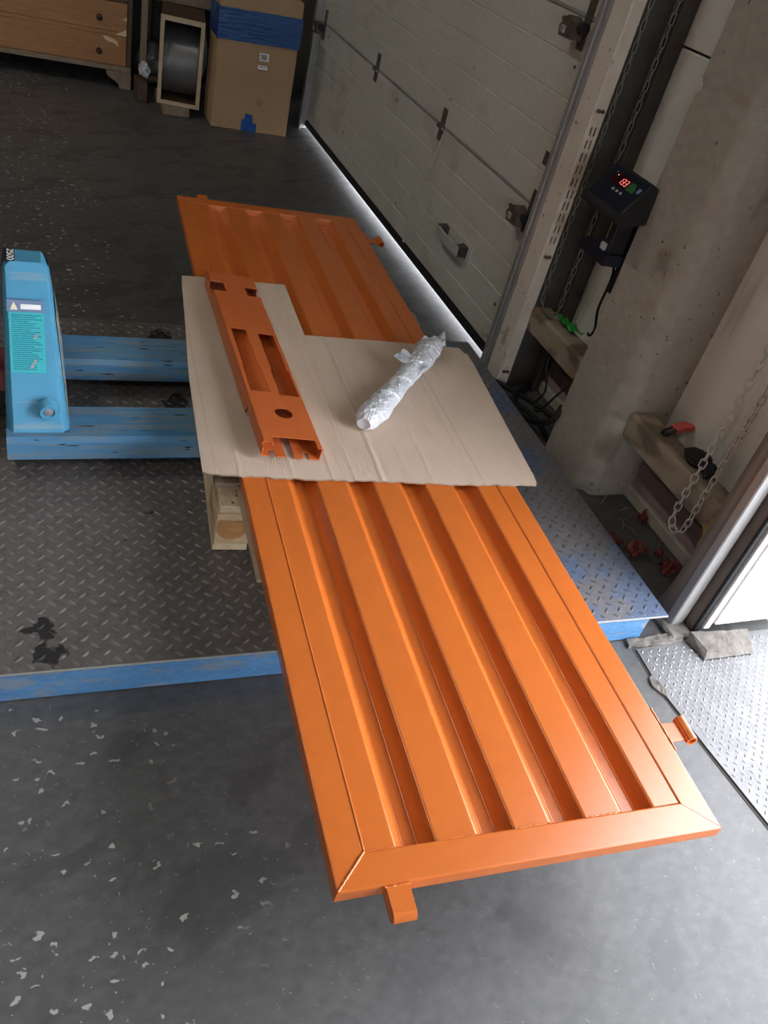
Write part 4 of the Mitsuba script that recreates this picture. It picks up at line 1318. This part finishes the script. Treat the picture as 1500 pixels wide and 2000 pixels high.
add(kn + '__grip', placed(prism([(0.046, -0.0145), (0.085, -0.015), (0.124, -0.026), (0.130, -0.012), (0.118, 0.012), (0.085, 0.015), (0.046, 0.0145)], 'z', -0.0068, 0.010), MK), 'm_red_plastic')
gl = thing('black_glove', 'crumpled black work glove on the wall rail below the red knife', 'glove')


def lump(c, r, amp, f, seed, sub=3):
    m = trimesh.creation.icosphere(subdivisions=sub)
    v = m.vertices * np.array(r)
    k = meshkit.fbm(m.vertices * f + seed, 3, seed=seed) - 0.5
    m.vertices = v * (1 + amp * k[:, None] * 2) + np.array(c)
    return m


add(gl + '__palm', lump((1.79, 1.475, 0.362), (0.035, 0.045, 0.021), 0.35, 2.2, 5), 'm_black_matt', 60)
for q in range(4):
    add(gl + '__finger', tube(spline([(1.772 + 0.012 * q, 1.445, 0.362), (1.768 + 0.012 * q, 1.415, 0.365), (1.762 + 0.012 * q, 1.392 + 0.004 * q, 0.352)], 8), 0.0085, 8), 'm_black_matt', 60)
fo = thing('mounting_foam', 'yellowed lump of mounting foam on the rail by the doorway post', 'foam')
add(fo, lump((1.757, 1.262, 0.255), (0.026, 0.034, 0.075), 0.6, 2.5, 12), 'm_foam', 60)
# litter between scale and wall
lr = np.random.default_rng(3)
for k, (x, y, s, m_) in enumerate(((1.665, 1.50, 0.030, 'm_litter_red'), (1.725, 1.455, 0.034, 'm_litter_red'), (1.80, 1.43, 0.016, 'm_litter_red'), (1.795, 1.37, 0.036, 'm_litter_red'), (1.845, 1.60, 0.02, 'm_litter_red'))):
    t = thing('red_wrapper', ('crumpled red wrapper scrap nearest the scale edge', 'largest crumpled red scrap in the middle of the floor gap', 'small pale red scrap near the white skirting strip', 'crumpled red scrap nearest the doorway flap', 'small red scrap at the foot of the column side')[k], 'litter')
    m = crumple((0, 0, 0), np.array([s, 0.3 * s, 0]), np.array([-0.2 * s, 0.7 * s, 0]), 18, 18, 0.030, 30 + k, floor_=-1.0)
    m.apply_translation([x, y, 0.001 - m.bounds[0, 2]])
    add(t, m, m_, 60)
for k in range(7):
    x, y = 1.74 + 0.10 * lr.random(), 1.70 - 0.045 * k
    t = thing('wire_scrap', 'thin bright wire offcut in the floor gap, ' + ('nearest the column foot', 'second from the column foot', 'third from the column foot', 'fourth from the column foot', 'third from the doorway flap', 'second from the doorway flap', 'nearest the doorway flap')[k], 'wire', 'wire offcuts in the gap')
    a = lr.random() * math.pi
    L = 0.03 + 0.05 * lr.random()
    d = np.array([math.cos(a), math.sin(a), 0])
    add(t, tube(spline([np.array([x, y, 0.004]), np.array([x, y, 0.012]) + d * L * 0.5 + [0.006, 0, 0], np.array([x, y, 0.004]) + d * L], 10), 0.0011, 5), 'm_wire_bright', 60)

# ------------------------------------------------------------------ back of the hall
# tall carton with blue stretch film
cx0, cx1, cy0, cy1, ch = 1.056, 1.535, 5.345, 5.60, 0.745
YA = -0.03
bx = thing('tall_cardboard_box', 'tall brown cardboard carton banded with blue stretch film by the shutter door', 'cardboard box')
add(bx + '__carton', rough(box(cx0, cx1, cy0, cy1, 0.0, ch, 0.006), 0.003, 6, 0.06), 'm_box', 40)
ring = sbox(cx0 - 0.006, cy0 - 0.006, cx1 + 0.006, cy1 + 0.006).difference(sbox(cx0 - 0.001, cy0 - 0.001, cx1 + 0.001, cy1 + 0.001))
rb = prism(ring, 'z', 0.488, 0.652)
rb.vertices[:, 2] += -0.02 * 0 + 0.012 * np.sin(rb.vertices[:, 0] * 9)
add(bx + '__stretch_band', rough(trimesh.Trimesh(rb.vertices, rb.faces), 0.004, 25, 0.02), 'm_stretch_blue', 50)
add(bx + '__barcode_label', box(1.308, 1.366, cy0 - 0.005, cy0 - 0.002, 0.408, 0.450, 0.0005), 'm_white_print')
br_ = np.random.default_rng(8)
bars, xq = [], 1.315
while xq < 1.350:
    w = 0.0012 + 0.002 * br_.random()
    bars.append(box(xq, xq + w, cy0 - 0.0062, cy0 - 0.005, 0.415, 0.444, 0.0002))
    xq += w + 0.0012 + 0.0018 * br_.random()
k_ = add(bx + '__barcode_bars', join(*bars), 'm_ink')
labels[k_] = {'kind': 'stuff', 'label': 'dark bars of the barcode'}
add(bx + '__paper_label', box(1.305, 1.362, cy0 - 0.005, cy0 - 0.002, 0.362, 0.383, 0.0005), 'm_white_print')
add(bx + '__label_line', box(1.312, 1.355, cy0 - 0.0060, cy0 - 0.005, 0.374, 0.377, 0.0002), 'm_ink')
add(bx + '__tape_patch', prism([(1.243, 0.004), (1.338, 0.004), (1.336, 0.052), (1.312, 0.054), (1.306, 0.100), (1.262, 0.104), (1.262, 0.072), (1.243, 0.068)], 'y', cy0 - 0.007, cy0 - 0.003), 'm_blue_tape')
add(bx + '__torn_corner', prism([(1.058, 0.010), (1.10, 0.010), (1.088, 0.035), (1.076, 0.075), (1.060, 0.085)], 'y', cy0 - 0.007, cy0 - 0.002), 'm_card_dull')

# crate holding a reel of wire
spx, spy = 0.752, 5.49
wc = thing('wire_spool_crate', 'upright wooden crate with a reel of grey wire inside', 'wire spool')
CW, CH_, CD = 0.252, 0.475, 0.42
MC = trimesh.transformations.translation_matrix([spx, spy, 0.052]) @ trimesh.transformations.rotation_matrix(-0.15, [0, 0, 1])


def C_(m):
    return placed(m, MC)


for (q0, q1) in ((0, CD),):
    for yy in (0.0,):
        add(wc + '__frame_bar', C_(box(0, 0.024, yy, yy + 0.02, 0.0, CH_, 0.001)), 'm_crate_wood')
        add(wc + '__frame_bar', C_(box(CW - 0.024, CW, yy, yy + 0.02, 0.0, CH_, 0.001)), 'm_crate_wood')
        add(wc + '__frame_bar', C_(box(0.0242, CW - 0.0242, yy, yy + 0.02, CH_ - 0.026, CH_, 0.001)), 'm_crate_wood')
        add(wc + '__frame_bar', C_(box(0.0242, CW - 0.0242, yy, yy + 0.02, 0.0, 0.020, 0.001)), 'm_crate_wood')
add(wc + '__side_board', C_(box(0.001, 0.012, 0.0205, CD - 0.0205, 0.004, CH_ - 0.004, 0.001)), 'm_dark_wood')
add(wc + '__side_board', C_(box(CW - 0.012, CW - 0.001, 0.0205, CD - 0.0205, 0.004, CH_ - 0.004, 0.001)), 'm_dark_wood')
add(wc + '__side_board', C_(box(0.0125, CW - 0.0125, 0.0205, CD - 0.0205, 0.002, 0.014, 0.001)), 'm_dark_wood')
add(wc + '__top_board', C_(box(0.0125, CW - 0.0125, 0.0205, CD - 0.0205, CH_ - 0.014, CH_ - 0.002, 0.001)), 'm_dark_wood')
add(wc + '__back_board', C_(box(0.001, CW - 0.001, CD - 0.020, CD - 0.008, 0.002, CH_ - 0.002, 0.001)), 'm_dark_wood')
prof = [(0.04, 0.0)]
nw = 30
for k in range(nw):
    w0 = 0.19 * k / nw
    prof += [(0.1845, w0 + 0.0004), (0.1860, w0 + 0.19 / nw * 0.5), (0.1845, w0 + 0.19 / nw - 0.0005)]
prof += [(0.04, 0.19)]
coil = lathe(prof, (0, 0, 0), (1, 0, 0), 48)
coil.apply_scale([1.07, 1.0, 1.0])
coil.apply_translation([0.0245, 0.2105, 0.215])
add(wc + '__wire_coil', C_(coil), 'm_copper_reel', 30)
add(wc + '__axle', C_(cyl((0.013, 0.2105, 0.215), (CW - 0.013, 0.2105, 0.215), 0.038, 20)), 'm_dark_wood', 30)
wb = thing('wood_block', 'short dark timber block under the wire reel crate', 'timber')
add(wb, box(0.785, 0.945, 5.44, 5.84, 0.0, 0.051, 0.006), 'm_old_wood')

# chest of drawers
DYF = 5.885
ds = thing('chest_of_drawers', 'old varnished wooden chest of drawers with worn veneer against the back wall', 'chest of drawers')
dx1, dx0 = 0.610, -0.55
add(ds + '__carcass', box(dx0, dx1 + 0.028, DYF + 0.014, 6.45, 0.10, 1.02, 0.004), 'm_dark_wood')
add(ds + '__corner_post', box(dx1 + 0.002, dx1 + 0.030, DYF - 0.004, DYF + 0.0135, 0.075, 1.02, 0.003), 'm_dark_wood')
add(ds + '__plinth', box(dx0, dx1 + 0.030, DYF - 0.010, DYF + 0.0135, 0.098, 0.126, 0.003), 'm_old_wood')
for k, (z0, z1) in enumerate(((0.1275, 0.291), (0.3135, 0.470), (0.490, 0.66), (0.68, 0.85))):
    dk = ds + '__drawer' + (f'_{k:03d}' if k else '')
    add(dk + '__front', box(dx0 + 0.01, dx1, DYF, DYF + 0.0135, z0, z1, 0.0025), 'm_dresser')
    for kx in (0.448, -0.36):
        zz = (z0 + z1) / 2 - 0.01
        add(dk + '__knob', lathe([(0, 0), (0.009, 0), (0.008, 0.010), (0.017, 0.018), (0.018, 0.027), (0.012, 0.034), (0, 0.036)], (kx, DYF, zz), (0, -1, 0), 20), 'm_knob', 40)
add(ds + '__rail', box(dx0 + 0.01, dx1, DYF + 0.003, DYF + 0.0137, 0.2915, 0.313, 0.001), 'm_dresser')
for (poly) in ([(0.545, 0.300), (0.608, 0.296), (0.608, 0.336), (0.575, 0.318)], [(0.585, 0.385), (0.608, 0.378), (0.608, 0.402), (0.592, 0.396)], [(0.47, 0.286), (0.53, 0.277), (0.556, 0.262), (0.566, 0.236), (0.552, 0.240), (0.53, 0.255), (0.505, 0.252), (0.485, 0.262)]):
    add(ds + '__bare_patch', prism(poly, 'y', DYF - 0.0012, DYF), 'm_dresser_worn')
foot = [(0.490, 0.0975), (0.640, 0.0975), (0.640, 0.0), (0.572, 0.0), (0.566, 0.022), (0.552, 0.036), (0.528, 0.050), (0.506, 0.060), (0.494, 0.078)]
add(ds + '__foot', prism(Polygon(foot), 'y', DYF - 0.012, DYF + 0.012), 'm_old_wood')
add(ds + '__foot', prism(Polygon([(dx0 - (x - 0.640), z) for x, z in foot]), 'y', DYF - 0.012, DYF + 0.012), 'm_old_wood')
add(ds + '__back_foot', box(0.57, 0.636, 6.38, 6.44, 0.0, 0.0995, 0.003), 'm_old_wood')
add(ds + '__back_foot', box(dx0, dx0 + 0.06, 6.38, 6.44, 0.0, 0.0995, 0.003), 'm_old_wood')

# workbench between chest and carton
wbn = thing('work_table', 'old wooden work table with thin posts behind the wire reel crate', 'table')
add(wbn + '__top', box(0.775, 1.53, 6.02, 6.50, 0.502, 0.58, 0.004), 'm_old_wood')
for (x, y) in ((0.712, 5.90), (1.48, 6.05), (0.80, 6.44), (1.48, 6.44)):
    add(wbn + '__leg', box(x - 0.019, x + 0.019, y - 0.019, y + 0.019, 0.0, 0.5015 if x != 0.712 else 0.95, 0.003), 'm_dark_wood' if x != 0.712 else 'm_old_wood')
add(wbn + '__stretcher', box(0.735, 1.47, 5.915, 5.935, 0.06, 0.09, 0.003), 'm_dark_wood')
for k, (c, r, m_, lab) in enumerate((((0.790, 6.10, 0.130), (0.105, 0.12, 0.130), 'm_bag_dark', 'dark plastic sack on the floor between the chest and the wire crate'), ((1.035, 6.10, 0.235), (0.105, 0.12, 0.235), 'm_bag', 'grey-green plastic sack between the wire crate and the tall carton'))):
    t = thing('plastic_sack', lab, 'sack')
    m = lump(c, r, 0.22, 1.8, 40 + k)
    m.vertices[:, 2] = np.maximum(m.vertices[:, 2], 0.001)
    add(t, m, m_, 60)
pb = thing('white_paper_bundle', 'small crumpled off-white bundle beside the wire reel crate', 'bundle')
m = lump((0.712, 5.800, 0.150), (0.034, 0.05, 0.046), 0.45, 2.4, 51)
add(pb, m, 'm_film', 60)
pbs = thing('wooden_shelf_plank', 'low dark wooden plank under the sacks by the back wall', 'plank')
add(pbs, box(0.655, 0.718, 5.64, 5.84, 0.0, 0.105, 0.004), 'm_dark_wood')

# ------------------------------------------------------------------ ceiling lamps of the hall (outside the frame)
for k, (x, y) in enumerate(((-1.7, 3.6), (-1.7, -1.6))):
    lp = thing('ceiling_lamp', ('white batten lamp under the ceiling over the pallet truck', 'white batten lamp under the ceiling behind the camera')[k], 'ceiling lamp')
    add(lp + '__housing', box(x - 0.09, x + 0.09, y - 0.65, y + 0.65, 4.42, 4.5, 0.006), 'm_lamp_body')
    add(lp + '__rod', cyl((x, y, 4.5), (x, y, 4.6), 0.01, 8), 'm_lamp_body')
    scene[lp + '__diffuser'] = mikit.ply(box(x - 0.08, x + 0.08, y - 0.63, y + 0.63, 4.385, 4.419, 0.004), 'm_lamp_body', emitter={'type': 'area', 'radiance': {'type': 'rgb', 'value': [LAMP * 1.0, LAMP * 0.935, LAMP * 0.80]}})
